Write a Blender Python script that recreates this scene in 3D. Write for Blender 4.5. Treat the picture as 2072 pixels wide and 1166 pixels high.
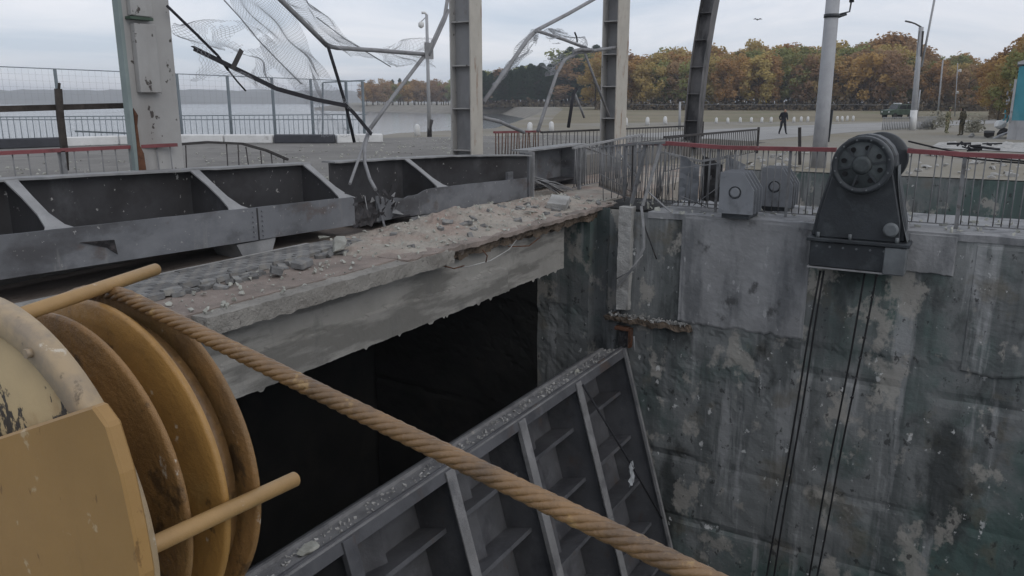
import bpy, bmesh, math, random
from mathutils import Vector, Matrix, noise
R = math.radians
rnd = random.Random(7)
scene = bpy.context.scene
for o in list(bpy.data.objects):
    bpy.data.objects.remove(o)
COL = scene.collection

# ------------------------------------------------------------------ camera
# world frame: X runs along the bridge away from the camera, Y goes upstream, Z up; Z = 0 is the top of the pier
F_PX, W_PX, H_PX, Y_HOR = 1600.0, 2072.0, 1166.0, 205.0
PITCH = math.atan((H_PX / 2 - Y_HOR) / F_PX)
YAW = R(30.4)
CAM = Vector((0, 0, 2.3))
FW = Vector((math.cos(YAW) * math.cos(PITCH), math.sin(YAW) * math.cos(PITCH), -math.sin(PITCH)))
RT = Vector((math.sin(YAW), -math.cos(YAW), 0))
UP = RT.cross(FW)
cd = bpy.data.cameras.new('camera')
cd.sensor_width = 36
cd.lens = 36 * F_PX / W_PX
cd.clip_start = 0.05
cd.clip_end = 12000
cam = bpy.data.objects.new('camera', cd)
COL.objects.link(cam)
cam.matrix_world = Matrix((
    (RT.x, UP.x, -FW.x, CAM.x), (RT.y, UP.y, -FW.y, CAM.y), (RT.z, UP.z, -FW.z, CAM.z), (0, 0, 0, 1)))
scene.camera = cam


def at(px, py, axis, v):
    """survey helper: the point of the plane axis = v seen along a sight line of the photograph"""
    r = FW + RT * ((px - W_PX / 2) / F_PX) - UP * ((py - H_PX / 2) / F_PX)
    i = 'xyz'.index(axis)
    return CAM + r * ((v - CAM[i]) / r[i])


# ------------------------------------------------------------------ sky and sun
SUN_EL, SUN_AZ = R(38), R(200)
world = bpy.data.worlds.new('World')
scene.world = world
world.use_nodes = True
wn, wl = world.node_tree.nodes, world.node_tree.links
wn.clear()
wo = wn.new('ShaderNodeOutputWorld')
bg = wn.new('ShaderNodeBackground')
bg.inputs['Strength'].default_value = 0.1
sky = wn.new('ShaderNodeTexSky')
sky.sky_type = 'NISHITA'
sky.sun_disc = False
sky.sun_elevation = SUN_EL
sky.sun_rotation = SUN_AZ
tc = wn.new('ShaderNodeTexCoord')
sep = wn.new('ShaderNodeSeparateXYZ')
wl.new(tc.outputs['Generated'], sep.inputs[0])


def wmath(op, a, b):
    n = wn.new('ShaderNodeMath')
    n.operation = op
    for i, v in enumerate((a, b)):
        if isinstance(v, (int, float)):
            n.inputs[i].default_value = v
        else:
            wl.new(v, n.inputs[i])
    return n.outputs[0]


zz = wmath('ADD', wmath('ABSOLUTE', sep.outputs[2], 0), 0.12)
comb = wn.new('ShaderNodeCombineXYZ')
wl.new(wmath('DIVIDE', sep.outputs[0], zz), comb.inputs[0])
wl.new(wmath('DIVIDE', sep.outputs[1], zz), comb.inputs[1])
cn = wn.new('ShaderNodeTexNoise')
cn.inputs['Scale'].default_value = 0.75
cn.inputs['Detail'].default_value = 7
cn.inputs['Roughness'].default_value = 0.55
cn.inputs['Distortion'].default_value = 0.6
wl.new(comb.outputs[0], cn.inputs['Vector'])
cr = wn.new('ShaderNodeValToRGB')
cr.color_ramp.elements[0].position = 0.33
cr.color_ramp.elements[0].color = (5.7, 6.4, 7.5, 1)
cr.color_ramp.elements[1].position = 0.66
cr.color_ramp.elements[1].color = (8.6, 8.65, 9.2, 1)
wl.new(cn.outputs['Fac'], cr.inputs[0])
mx = wn.new('ShaderNodeMix')
mx.data_type = 'RGBA'
mx.inputs[0].default_value = 0.88
wl.new(sky.outputs[0], mx.inputs[6])
wl.new(cr.outputs[0], mx.inputs[7])
wl.new(mx.outputs[2], bg.inputs['Color'])
wl.new(bg.outputs[0], wo.inputs['Surface'])

sl = bpy.data.lights.new('sun', 'SUN')
sl.energy = 0.6
sl.angle = R(35)
sl.color = (1, 0.95, 0.88)
sun = bpy.data.objects.new('sun', sl)
COL.objects.link(sun)
sdir = Vector((math.sin(SUN_AZ) * math.cos(SUN_EL), math.cos(SUN_AZ) * math.cos(SUN_EL), math.sin(SUN_EL)))
sun.rotation_euler = sdir.to_track_quat('Z', 'Y').to_euler()
scene.view_settings.view_transform = 'Standard'
scene.view_settings.look = 'None'
scene.view_settings.exposure = 0.15
scene.view_settings.gamma = 1
scene.cycles.max_bounces = 6
scene.cycles.transparent_max_bounces = 8
scene.cycles.use_denoising = True

# ------------------------------------------------------------------ materials
MATS = {}


def mat(name, col, rough=0.85, metal=0.0, var=0.25, vs=2.5, layers=(), bump=0.25, bs=30.0, spec=0.3, rand=0.0):
    """procedural material: base colour with mottling, then layers (colour, scale xyz, low, high[, amount])"""
    m = bpy.data.materials.new(name)
    m.use_nodes = True
    nt = m.node_tree
    N, L = nt.nodes, nt.links
    b = N['Principled BSDF']
    b.inputs['Roughness'].default_value = rough
    b.inputs['Metallic'].default_value = metal
    b.inputs['Specular IOR Level'].default_value = spec
    t = N.new('ShaderNodeTexCoord')

    def nz(scale, detail=6, rough_=0.6, off=(0, 0, 0)):
        mp = N.new('ShaderNodeMapping')
        s = scale if isinstance(scale, (tuple, list)) else (scale,) * 3
        mp.inputs['Scale'].default_value = s
        mp.inputs['Location'].default_value = off
        L.new(t.outputs['Object'], mp.inputs[0])
        n = N.new('ShaderNodeTexNoise')
        n.inputs['Scale'].default_value = 1
        n.inputs['Detail'].default_value = detail
        n.inputs['Roughness'].default_value = rough_
        L.new(mp.outputs[0], n.inputs['Vector'])
        return n.outputs['Fac']

    def mix(fac, a, c2):
        x = N.new('ShaderNodeMix')
        x.data_type = 'RGBA'
        if isinstance(fac, (int, float)):
            x.inputs[0].default_value = fac
        else:
            L.new(fac, x.inputs[0])
        for i, v in ((6, a), (7, c2)):
            if isinstance(v, tuple):
                x.inputs[i].default_value = (*v, 1)
            else:
                L.new(v, x.inputs[i])
        return x.outputs[2]

    def ramp(v, lo, hi, top=1.0):
        r = N.new('ShaderNodeMapRange')
        r.inputs[1].default_value = lo
        r.inputs[2].default_value = hi
        r.inputs[4].default_value = top
        L.new(v, r.inputs[0])
        return r.outputs[0]
    lo = tuple(c * (1 - var) for c in col)
    hi = tuple(min(1, c * (1 + var)) for c in col)
    out = mix(ramp(nz(vs), 0.3, 0.7), lo, hi)
    for k, ly in enumerate(layers):
        c, s, a0, a1 = ly[:4]
        out = mix(ramp(nz(s, 7, 0.62, (3.1 * k + 1.7, 5.3 * k, 2.9 * k)), a0, a1, ly[4] if len(ly) > 4 else 1.0), out, c)
    if rand:
        oi = N.new('ShaderNodeObjectInfo')
        h = N.new('ShaderNodeHueSaturation')
        r1 = N.new('ShaderNodeMapRange')
        r1.inputs[3].default_value = 1 - rand
        r1.inputs[4].default_value = 1 + rand
        L.new(oi.outputs['Random'], r1.inputs[0])
        L.new(r1.outputs[0], h.inputs['Value'])
        r2 = N.new('ShaderNodeMapRange')
        r2.inputs[3].default_value = 0.5 - rand * 0.06
        r2.inputs[4].default_value = 0.5 + rand * 0.06
        L.new(oi.outputs['Random'], r2.inputs[0])
        L.new(r2.outputs[0], h.inputs['Hue'])
        L.new(out, h.inputs['Color'])
        out = h.outputs[0]
    L.new(out, b.inputs['Base Color'])
    if bump:
        bn = N.new('ShaderNodeBump')
        bn.inputs['Strength'].default_value = bump
        bn.inputs['Distance'].default_value = 0.03
        L.new(nz(bs, 8, 0.65), bn.inputs['Height'])
        L.new(bn.outputs[0], b.inputs['Normal'])
    MATS[name] = m
    return m


BLACK = (0.012, 0.012, 0.013)
M = {}
M['wall'] = mat('pier concrete', (0.17, 0.178, 0.176), 0.7, var=0.22, vs=0.6, layers=(
    ((0.065, 0.105, 0.095), (0.33, 0.33, 0.3), 0.43, 0.54, 0.9),
    ((0.07, 0.078, 0.078), (2.2, 2.2, 0.2), 0.5, 0.62, 0.7),
    ((0.34, 0.345, 0.345), (1.7, 1.7, 0.17), 0.55, 0.62, 0.65),
    ((0.13, 0.112, 0.08), (0.9, 0.9, 0.8), 0.565, 0.64, 0.5),
    ((0.03, 0.034, 0.033), (0.75, 0.75, 0.4), 0.56, 0.64, 0.75),
    ((0.36, 0.34, 0.305), (1.3, 1.3, 1.0), 0.565, 0.61, 0.7),
    ((0.03, 0.03, 0.03), (6, 6, 4), 0.62, 0.66, 0.75),
    ((0.55, 0.55, 0.54), (4.5, 4.5, 3.6), 0.65, 0.68, 0.85)), bump=0.3, bs=20)
M['bay_shade'] = mat('shade-black concrete', (0.014, 0.014, 0.013), 0.85, var=0.4, vs=0.8, layers=(((0.03, 0.028, 0.024), (1, 1, 0.6), 0.56, 0.7, 0.6),), bump=0.3, bs=7)  # near-black tone carries the deep shade under the bridge in its colour
M['panel'] = mat('smooth pier concrete', (0.25, 0.252, 0.255), 0.85, var=0.14, vs=1.4, layers=(
    ((0.115, 0.12, 0.125), (1.5, 1.5, 0.4), 0.5, 0.62, 0.8),
    ((0.33, 0.33, 0.33), (2.2, 2.2, 0.25), 0.58, 0.72, 0.5),
    ((0.05, 0.05, 0.05), (2.2, 2.2, 1.6), 0.6, 0.68, 0.75), ((0.4, 0.4, 0.4), (6, 6, 3), 0.66, 0.7, 0.7)), bump=0.35, bs=14)
M['pale'] = mat('pale concrete', (0.36, 0.355, 0.34), 0.9, var=0.15, vs=2, layers=(
    ((0.17, 0.165, 0.155), (1.2, 1.2, 2), 0.5, 0.68, 0.7),
    ((0.06, 0.06, 0.058), (5, 5, 5), 0.66, 0.74, 0.7)), bump=0.8, bs=22)
M['edge'] = mat('granular broken slab face', (0.27, 0.255, 0.23), 0.95, var=0.2, vs=2, layers=(
    ((0.18, 0.165, 0.145), (1.2, 1.2, 2), 0.5, 0.66, 0.7), ((0.09, 0.08, 0.07), (12, 12, 12), 0.6, 0.7, 0.8), ((0.4, 0.38, 0.35), (14, 14, 14), 0.62, 0.72, 0.6)), bump=1.0, bs=35)
M['fascia'] = mat('bridge beam concrete', (0.26, 0.25, 0.23), 0.85, var=0.16, vs=0.9, layers=(
    ((0.135, 0.13, 0.118), (0.45, 1.0, 2.6), 0.47, 0.56, 0.85),
    ((0.1, 0.1, 0.098), (1.5, 1, 0.7), 0.58, 0.72, 0.7),
    ((0.42, 0.41, 0.4), (7, 7, 7), 0.69, 0.75, 0.6)), bump=0.35, bs=14)
M['deck'] = mat('dusty asphalt', (0.17, 0.162, 0.15), 0.95, var=0.2, vs=0.5, layers=(
    ((0.1, 0.095, 0.09), (0.9, 0.9, 0.9), 0.56, 0.7, 0.7), ((0.3, 0.285, 0.26), (3, 3, 3), 0.6, 0.75, 0.6)), bump=0.5, bs=18)
M['ground'] = mat('dry earth and dust', (0.21, 0.195, 0.165), 0.95, var=0.18, vs=0.05, layers=(
    ((0.18, 0.155, 0.105), (0.06, 0.06, 0.06), 0.48, 0.62, 0.8), ((0.11, 0.115, 0.06), (0.12, 0.12, 0.12), 0.58, 0.7, 0.5),
    ((0.33, 0.315, 0.29), (0.5, 0.5, 0.5), 0.6, 0.75, 0.5)), bump=0.4, bs=3)
M['grass'] = mat('dry meadow', (0.175, 0.15, 0.1), 0.95, var=0.2, vs=0.06, layers=(
    ((0.12, 0.125, 0.06), (0.04, 0.08, 0.1), 0.5, 0.66, 0.7),), bump=0.4, bs=2)
M['road'] = mat('worn road', (0.27, 0.265, 0.255), 0.95, var=0.12, vs=0.2, layers=(
    ((0.2, 0.195, 0.185), (0.4, 0.4, 0.4), 0.5, 0.7, 0.6),), bump=0.3, bs=6)
M['bank'] = mat('stone facing of the bank', (0.19, 0.175, 0.15), 0.95, var=0.25, vs=0.3, bump=0.6, bs=2)
M['sand'] = mat('spilled sand and grit', (0.32, 0.29, 0.25), 0.97, var=0.18, vs=2.2, layers=(
    ((0.29, 0.215, 0.18), (1.1, 1.1, 1.1), 0.45, 0.62, 0.75), ((0.42, 0.4, 0.36), (5, 5, 5), 0.58, 0.72, 0.6),
    ((0.12, 0.105, 0.09), (7, 7, 7), 0.66, 0.75, 0.6)), bump=1.0, bs=30)
M['bed'] = mat('sand bed', (0.235, 0.195, 0.17), 0.97, var=0.2, vs=1.5, layers=(
    ((0.14, 0.125, 0.11), (2, 2, 2), 0.52, 0.66, 0.7), ((0.34, 0.315, 0.28), (6, 6, 6), 0.6, 0.75, 0.6)), bump=0.9, bs=25)
M['broken'] = mat('broken brown concrete', (0.13, 0.1, 0.075), 0.97, var=0.35, vs=5, layers=(
    ((0.03, 0.024, 0.02), (6, 6, 6), 0.52, 0.66, 0.8), ((0.26, 0.22, 0.18), (9, 9, 9), 0.6, 0.7, 0.6)), bump=1.0, bs=25)
M['paver'] = mat('grey paver', (0.17, 0.17, 0.168), 0.9, var=0.25, vs=5, layers=(((0.27, 0.25, 0.22), (5, 5, 5), 0.55, 0.66, 0.5),), bump=0.6, bs=40, rand=0.28)
M['chunk'] = mat('broken slab', (0.33, 0.33, 0.295), 0.92, var=0.15, vs=4, layers=(
    ((0.19, 0.185, 0.16), (4, 4, 4), 0.55, 0.7, 0.6),), bump=0.6, bs=25, rand=0.15)
M['girder'] = mat('grey painted girder steel', (0.125, 0.129, 0.138), 0.6, 0.0, 0.2, 0.8, layers=(
    ((0.2, 0.205, 0.215), (1.2, 1.2, 1.6), 0.52, 0.7, 0.65), ((0.05, 0.048, 0.05), (0.8, 0.8, 1.4), 0.51, 0.64, 0.75), ((0.24, 0.235, 0.225), (3, 3, 0.5), 0.57, 0.66, 0.5),
    ((0.085, 0.06, 0.05), (1.6, 1.6, 2.2), 0.585, 0.66, 0.6), ((0.34, 0.33, 0.32), (14, 14, 14), 0.645, 0.69, 0.8)), bump=0.25, bs=7, spec=0.4)
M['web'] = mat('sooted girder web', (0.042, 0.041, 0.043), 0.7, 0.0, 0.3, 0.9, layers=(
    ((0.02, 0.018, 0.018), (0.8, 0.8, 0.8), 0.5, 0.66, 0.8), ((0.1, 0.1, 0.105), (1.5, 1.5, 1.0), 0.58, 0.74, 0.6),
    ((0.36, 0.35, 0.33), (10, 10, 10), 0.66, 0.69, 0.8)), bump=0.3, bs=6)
M['dust'] = mat('dusty flange steel', (0.25, 0.25, 0.25), 0.85, 0, 0.18, 3, layers=(
    ((0.15, 0.155, 0.16), (2, 2, 2), 0.5, 0.68, 0.7),), bump=0.3, bs=25)
M['burnt'] = mat('burnt torn steel', (0.04, 0.038, 0.04), 0.75, 0, 0.4, 6, layers=(
    ((0.14, 0.12, 0.115), (8, 8, 8), 0.55, 0.7, 0.6),), bump=0.7, bs=25)
M['gate'] = mat('gate steel', (0.088, 0.089, 0.096), 0.6, 0, 0.25, 1.2, layers=(
    ((0.04, 0.04, 0.046), (1, 1, 0.8), 0.5, 0.66, 0.8), ((0.15, 0.15, 0.16), (2.5, 2.5, 2.5), 0.58, 0.72, 0.5),
    ((0.09, 0.06, 0.045), (2, 2, 1.2), 0.6, 0.72, 0.6)), bump=0.3, bs=14)
M['gate_top'] = mat('gritty gate beam', (0.2, 0.198, 0.2), 0.85, 0, 0.2, 2, layers=(
    ((0.1, 0.1, 0.105), (2.5, 2.5, 2.5), 0.5, 0.66, 0.7), ((0.36, 0.34, 0.31), (3.5, 3.5, 3.5), 0.64, 0.72, 0.7)), bump=0.6, bs=30)
M['column'] = mat('weathered column paint', (0.32, 0.315, 0.305), 0.75, 0, 0.12, 1.4, layers=(
    ((0.23, 0.215, 0.2), (1.5, 1.5, 0.4), 0.52, 0.7, 0.6), ((0.04, 0.03, 0.026), (5.5, 5.5, 4.5), 0.63, 0.65, 0.9)), bump=0.12, bs=20)
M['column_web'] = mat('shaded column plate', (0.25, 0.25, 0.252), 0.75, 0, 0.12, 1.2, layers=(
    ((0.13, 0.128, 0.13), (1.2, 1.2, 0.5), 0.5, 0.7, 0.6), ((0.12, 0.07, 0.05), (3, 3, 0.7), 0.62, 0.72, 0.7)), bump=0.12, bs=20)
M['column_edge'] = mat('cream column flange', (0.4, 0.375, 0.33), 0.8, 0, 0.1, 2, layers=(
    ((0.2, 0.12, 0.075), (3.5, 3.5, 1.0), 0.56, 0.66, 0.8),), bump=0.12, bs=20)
M['teal_edge'] = mat('teal grey column edge', (0.2, 0.24, 0.235), 0.75, 0, 0.15, 2, bump=0.1)
M['sooted_column'] = mat('sooted column', (0.13, 0.125, 0.125), 0.8, 0, 0.2, 1.2, layers=(
    ((0.04, 0.04, 0.042), (1.2, 1.2, 0.45), 0.47, 0.6, 0.85), ((0.2, 0.2, 0.2), (2.5, 2.5, 1), 0.58, 0.72, 0.6)), bump=0.2, bs=14)
M['rust'] = mat('rusted steel', (0.11, 0.05, 0.028), 0.9, 0, 0.35, 6, layers=(((0.04, 0.028, 0.022), (7, 7, 7), 0.5, 0.66, 0.7),), bump=0.6, bs=40)
M['red'] = mat('faded red rail paint', (0.19, 0.062, 0.066), 0.75, 0, 0.2, 3, layers=(
    ((0.1, 0.045, 0.045), (2.5, 2.5, 2.5), 0.52, 0.68, 0.7), ((0.3, 0.26, 0.25), (6, 6, 6), 0.66, 0.72, 0.6)), bump=0.2)
M['bar'] = mat('grey rail bar', (0.17, 0.172, 0.175), 0.75, 0, 0.25, 4, layers=(((0.07, 0.06, 0.055), (5, 5, 5), 0.55, 0.66, 0.7),), bump=0.15)
M['darkbar'] = mat('blackened rail bar', (0.05, 0.046, 0.045), 0.8, 0, 0.3, 4, bump=0.2)
M['blue_bar'] = mat('grey blue fence steel', (0.18, 0.21, 0.23), 0.75, 0, 0.15, 2, bump=0.1)
M['pipe'] = mat('galvanised pipe', (0.22, 0.22, 0.225), 0.6, 0.0, 0.2, 4, layers=(((0.09, 0.08, 0.075), (4, 4, 4), 0.55, 0.68, 0.7),), bump=0.1)
M['blackpipe'] = mat('blackened angle steel', (0.022, 0.022, 0.026), 0.75, 0, 0.3, 5, bump=0.3)
M['net'] = mat('wire netting', (0.36, 0.37, 0.39), 0.7, 0, 0.2, 4, bump=0)
M['machine'] = mat('black machine paint', (0.026, 0.03, 0.034), 0.5, 0, 0.3, 2, layers=(
    ((0.075, 0.085, 0.09), (2.2, 2.2, 2.2), 0.55, 0.72, 0.6),), bump=0.25, bs=20, spec=0.4)
M['machine_face'] = mat('worn machine wheel', (0.045, 0.053, 0.055), 0.55, 0, 0.3, 3, layers=(
    ((0.11, 0.13, 0.13), (3, 3, 3), 0.56, 0.72, 0.6),), bump=0.3, bs=22, spec=0.4)
M['machine_grey'] = mat('grey machine side', (0.12, 0.13, 0.135), 0.6, 0, 0.25, 3, bump=0.2)
M['bracket'] = mat('grey bracket steel', (0.2, 0.21, 0.225), 0.65, 0, 0.12, 2, layers=(((0.1, 0.105, 0.11), (3, 3, 2), 0.58, 0.72, 0.6),), bump=0.1)
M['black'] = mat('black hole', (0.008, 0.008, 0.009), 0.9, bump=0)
M['ochre'] = mat('ochre winch paint', (0.32, 0.19, 0.068), 0.42, 0, 0.13, 2.2, layers=(
    ((0.2, 0.12, 0.05), (4, 4, 1.6), 0.5, 0.62, 0.6), ((0.5, 0.4, 0.26), (9, 9, 9), 0.64, 0.66, 0.6), ((0.1, 0.05, 0.02), (26, 26, 12), 0.64, 0.68, 0.6)), bump=0.06, bs=30, spec=0.4)
M['cream'] = mat('greasy cream winch face', (0.37, 0.28, 0.15), 0.5, 0, 0.12, 5, layers=(
    ((0.22, 0.13, 0.05), (7, 7, 7), 0.55, 0.68, 0.6), ((0.018, 0.013, 0.01), (9, 9, 5.5), 0.55, 0.565, 0.97)), bump=0.1, bs=30, spec=0.4)
M['rim'] = mat('pale winch rim paint', (0.36, 0.27, 0.165), 0.45, 0, 0.12, 4, layers=(
    ((0.2, 0.165, 0.13), (6, 6, 6), 0.5, 0.6, 0.7), ((0.06, 0.042, 0.028), (16, 16, 9), 0.6, 0.65, 0.8), ((0.55, 0.5, 0.42), (24, 24, 24), 0.64, 0.68, 0.7),), bump=0.08, bs=30, spec=0.4)
M['drum'] = mat('oily winch drum', (0.24, 0.135, 0.052), 0.45, 0, 0.3, 3, layers=(
    ((0.12, 0.082, 0.05), (5, 3, 3), 0.5, 0.64, 0.75), ((0.3, 0.19, 0.08), (9, 4, 4), 0.56, 0.64, 0.6), ((0.03, 0.022, 0.017), (14, 9, 9), 0.6, 0.66, 0.7),
    ((0.5, 0.45, 0.38), (30, 16, 16), 0.65, 0.69, 0.8)), bump=0.35, bs=45, spec=0.4)
M['flange'] = mat('ochre drum flange', (0.34, 0.19, 0.058), 0.4, 0, 0.18, 3, layers=(
    ((0.16, 0.092, 0.036), (5, 3, 3), 0.48, 0.62, 0.75), ((0.4, 0.27, 0.11), (6, 6, 6), 0.57, 0.66, 0.5), ((0.055, 0.036, 0.022), (17, 10, 10), 0.61, 0.66, 0.75),
    ((0.55, 0.49, 0.4), (30, 20, 20), 0.655, 0.69, 0.8)), bump=0.2, bs=45, spec=0.45)
M['tierod'] = mat('ochre tie rod', (0.33, 0.205, 0.085), 0.5, 0, 0.15, 8, layers=(
    ((0.55, 0.48, 0.38), (30, 30, 30), 0.66, 0.74, 0.8),), bump=0.1, spec=0.4)
M['rope'] = mat('greased wire rope', (0.19, 0.108, 0.043), 0.36, 0.0, 0.35, 14, layers=(
    ((0.08, 0.05, 0.028), (8, 8, 8), 0.5, 0.62, 0.75), ((0.4, 0.26, 0.1), (26, 26, 26), 0.6, 0.67, 0.6),  # golden layer paints highlights into the rope colour
    ((0.05, 0.035, 0.025), (30, 30, 30), 0.62, 0.68, 0.5)), bump=0.25, bs=120, spec=0.7)
M['darkrope'] = mat('black hoist rope', (0.012, 0.012, 0.013), 0.7, bump=0.2)
M['white'] = mat('whitewash', (0.62, 0.62, 0.61), 0.9, 0, 0.12, 2, layers=(((0.3, 0.29, 0.28), (3, 3, 3), 0.6, 0.72, 0.7),), bump=0.2)
M['kerb_black'] = mat('black kerb paint', (0.055, 0.057, 0.065), 0.9, 0, 0.2, 2, bump=0.2)
M['pole'] = mat('concrete pole', (0.33, 0.335, 0.345), 0.85, 0, 0.12, 2, layers=(((0.2, 0.2, 0.205), (3, 3, 0.4), 0.55, 0.72, 0.6),), bump=0.2)
M['wood'] = mat('charred wood', (0.055, 0.047, 0.042), 0.95, 0, 0.4, 6, layers=(((0.14, 0.12, 0.105), (4, 4, 2), 0.56, 0.7, 0.6),), bump=0.8, bs=30)
M['bark'] = mat('bark', (0.09, 0.07, 0.055), 0.95, 0, 0.3, 1, bump=0.3)
M['teal'] = mat('teal cabin cladding', (0.05, 0.22, 0.27), 0.7, 0, 0.12, 1, layers=(((0.16, 0.3, 0.33), (1, 1, 0.4), 0.58, 0.72, 0.5),), bump=0.1)
M['glass'] = mat('dark glass', (0.02, 0.025, 0.028), 0.12, spec=0.6, bump=0)
M['army'] = mat('dull green vehicle paint', (0.05, 0.075, 0.055), 0.6, bump=0.1)
M['tyre'] = mat('tyre', (0.02, 0.02, 0.02), 0.9, bump=0.2)
M['cloth_black'] = mat('black clothing', (0.016, 0.017, 0.022), 0.9, var=0.3, bump=0.3)
M['camo'] = mat('camouflage clothing', (0.24, 0.225, 0.14), 0.95, var=0.2, vs=4, layers=(
    ((0.045, 0.05, 0.025), (7, 7, 7), 0.5, 0.54), ((0.2, 0.175, 0.11), (8, 8, 8), 0.58, 0.62)), bump=0.2)
M['camo_dark'] = mat('dark camouflage clothing', (0.10, 0.085, 0.055), 0.95, var=0.2, vs=4, layers=(
    ((0.02, 0.02, 0.014), (7, 7, 7), 0.5, 0.54), ((0.12, 0.09, 0.055), (8, 8, 8), 0.6, 0.63)), bump=0.2)
M['skin'] = mat('skin', (0.36, 0.22, 0.16), 0.6, var=0.08, bump=0)
M['hair'] = mat('dark hair', (0.02, 0.016, 0.013), 0.8, bump=0)
M['plastic'] = mat('torn plastic', (0.42, 0.44, 0.46), 0.5, var=0.2, bump=0.3)
M['shrub'] = mat('grey dry shrub', (0.26, 0.25, 0.2), 0.95, var=0.3, vs=3, bump=0)
M['hill'] = mat('far wooded hill', (0.15, 0.15, 0.14), 0.95, var=0.15, vs=0.01, bump=0)


def leafmat(name, col):
    m = mat(name, col, 0.9, var=0.35, vs=0.35, bump=0, rand=0.16, spec=0.1)
    nt = m.node_tree
    b = nt.nodes['Principled BSDF']
    tr = nt.nodes.new('ShaderNodeBsdfTranslucent')
    ms = nt.nodes.new('ShaderNodeMixShader')
    ms.inputs[0].default_value = 0.45
    src = b.inputs['Base Color'].links[0].from_socket
    nt.links.new(src, tr.inputs['Color'])
    nt.links.new(b.outputs[0], ms.inputs[1])
    nt.links.new(tr.outputs[0], ms.inputs[2])
    nt.links.new(ms.outputs[0], nt.nodes['Material Output'].inputs['Surface'])
    return m


LEAF = {
    'rust': leafmat('rust leaves', (0.43, 0.265, 0.115)),
    'orange': leafmat('orange leaves', (0.50, 0.32, 0.125)),
    'ochre': leafmat('ochre leaves', (0.47, 0.355, 0.145)),
    'green': leafmat('green leaves', (0.29, 0.30, 0.12)),
    'brown': leafmat('brown leaves', (0.38, 0.25, 0.14)),
    'pine': leafmat('pine needles', (0.07, 0.12, 0.075)),
}
wm = bpy.data.materials.new('reservoir water')
wm.use_nodes = True
wb = wm.node_tree.nodes['Principled BSDF']
wb.inputs['Base Color'].default_value = (0.05, 0.055, 0.055, 1)
wb.inputs['Roughness'].default_value = 0.16
wb.inputs['IOR'].default_value = 1.33
_t = wm.node_tree.nodes.new('ShaderNodeTexCoord')
_n = wm.node_tree.nodes.new('ShaderNodeTexNoise')
_n.inputs['Scale'].default_value = 0.8
_n.inputs['Detail'].default_value = 5
_b = wm.node_tree.nodes.new('ShaderNodeBump')
_b.inputs['Strength'].default_value = 0.12
_b.inputs['Distance'].default_value = 0.15
wm.node_tree.links.new(_t.outputs['Object'], _n.inputs['Vector'])
wm.node_tree.links.new(_n.outputs['Fac'], _b.inputs['Height'])
wm.node_tree.links.new(_b.outputs[0], wb.inputs['Normal'])
M['water'] = wm

# ------------------------------------------------------------------ mesh helpers
WL = {}      # world position of each root, so that parts can be written in world coordinates


def box(bm, x0, x1, y0, y1, z0, z1):
    v = [bm.verts.new((x, y, z)) for z in (z0, z1) for y in (y0, y1) for x in (x0, x1)]
    for f in ((0, 2, 3, 1), (4, 5, 7, 6), (0, 1, 5, 4), (2, 6, 7, 3), (0, 4, 6, 2), (1, 3, 7, 5)):
        bm.faces.new([v[i] for i in f])
    return v


def frame(d, up=Vector((0, 0, 1))):
    d = d.normalized()
    if abs(d.dot(up)) > 0.99:
        up = Vector((0, 1, 0)) if abs(d.y) < 0.9 else Vector((1, 0, 0))
    s = d.cross(up).normalized()
    return s, s.cross(d).normalized()


def beam(bm, p, q, w, h, up=Vector((0, 0, 1)), w2=None, h2=None):
    """bar from p to q: w across, h along the up side; optional end sizes"""
    p, q = Vector(p), Vector(q)
    s, u = frame(q - p, Vector(up))
    w2 = w if w2 is None else w2
    h2 = h if h2 is None else h2
    a = [bm.verts.new(p + s * (i * w / 2) + u * (j * h / 2)) for i, j in ((-1, -1), (1, -1), (1, 1), (-1, 1))]
    b = [bm.verts.new(q + s * (i * w2 / 2) + u * (j * h2 / 2)) for i, j in ((-1, -1), (1, -1), (1, 1), (-1, 1))]
    bm.faces.new(a[::-1])
    bm.faces.new(b)
    for i in range(4):
        bm.faces.new((a[i], a[(i + 1) % 4], b[(i + 1) % 4], b[i]))


def tube(bm, pts, r, seg=8, caps=True, r2=None):
    pts = [Vector(p) for p in pts]
    n = len(pts)
    rings = []
    u0 = None
    for i, p in enumerate(pts):
        d = (pts[min(i + 1, n - 1)] - pts[max(i - 1, 0)]).normalized()
        if u0 is None:
            s, u = frame(d)
        else:
            s = d.cross(u0)
            if s.length < 1e-5:
                s, u = frame(d)
            s.normalize()
            u = s.cross(d).normalized()
        u0 = u
        rr = r if r2 is None else r + (r2 - r) * i / max(1, n - 1)
        rings.append([bm.verts.new(p + (s * math.cos(t) + u * math.sin(t)) * rr) for t in [2 * math.pi * k / seg for k in range(seg)]])
    for a, b in zip(rings, rings[1:]):
        for k in range(seg):
            bm.faces.new((a[k], a[(k + 1) % seg], b[(k + 1) % seg], b[k])).smooth = True
    if caps and seg > 2:
        bm.faces.new(rings[0][::-1])
        bm.faces.new(rings[-1])


def prism(bm, pts, ext):
    """closed outline (3D points in one plane) pulled along ext"""
    ext = Vector(ext)
    a = [bm.verts.new(p) for p in pts]
    b = [bm.verts.new(Vector(p) + ext) for p in pts]
    n = len(a)
    bm.faces.new(a[::-1])
    bm.faces.new(b)
    for i in range(n):
        bm.faces.new((a[i], a[(i + 1) % n], b[(i + 1) % n], b[i]))


def cyl(bm, c, axis, r, h, seg=24, r2=None):
    c, axis = Vector(c), Vector(axis).normalized()
    tube(bm, [c, c + axis * h], r, seg, True, r2)


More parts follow.
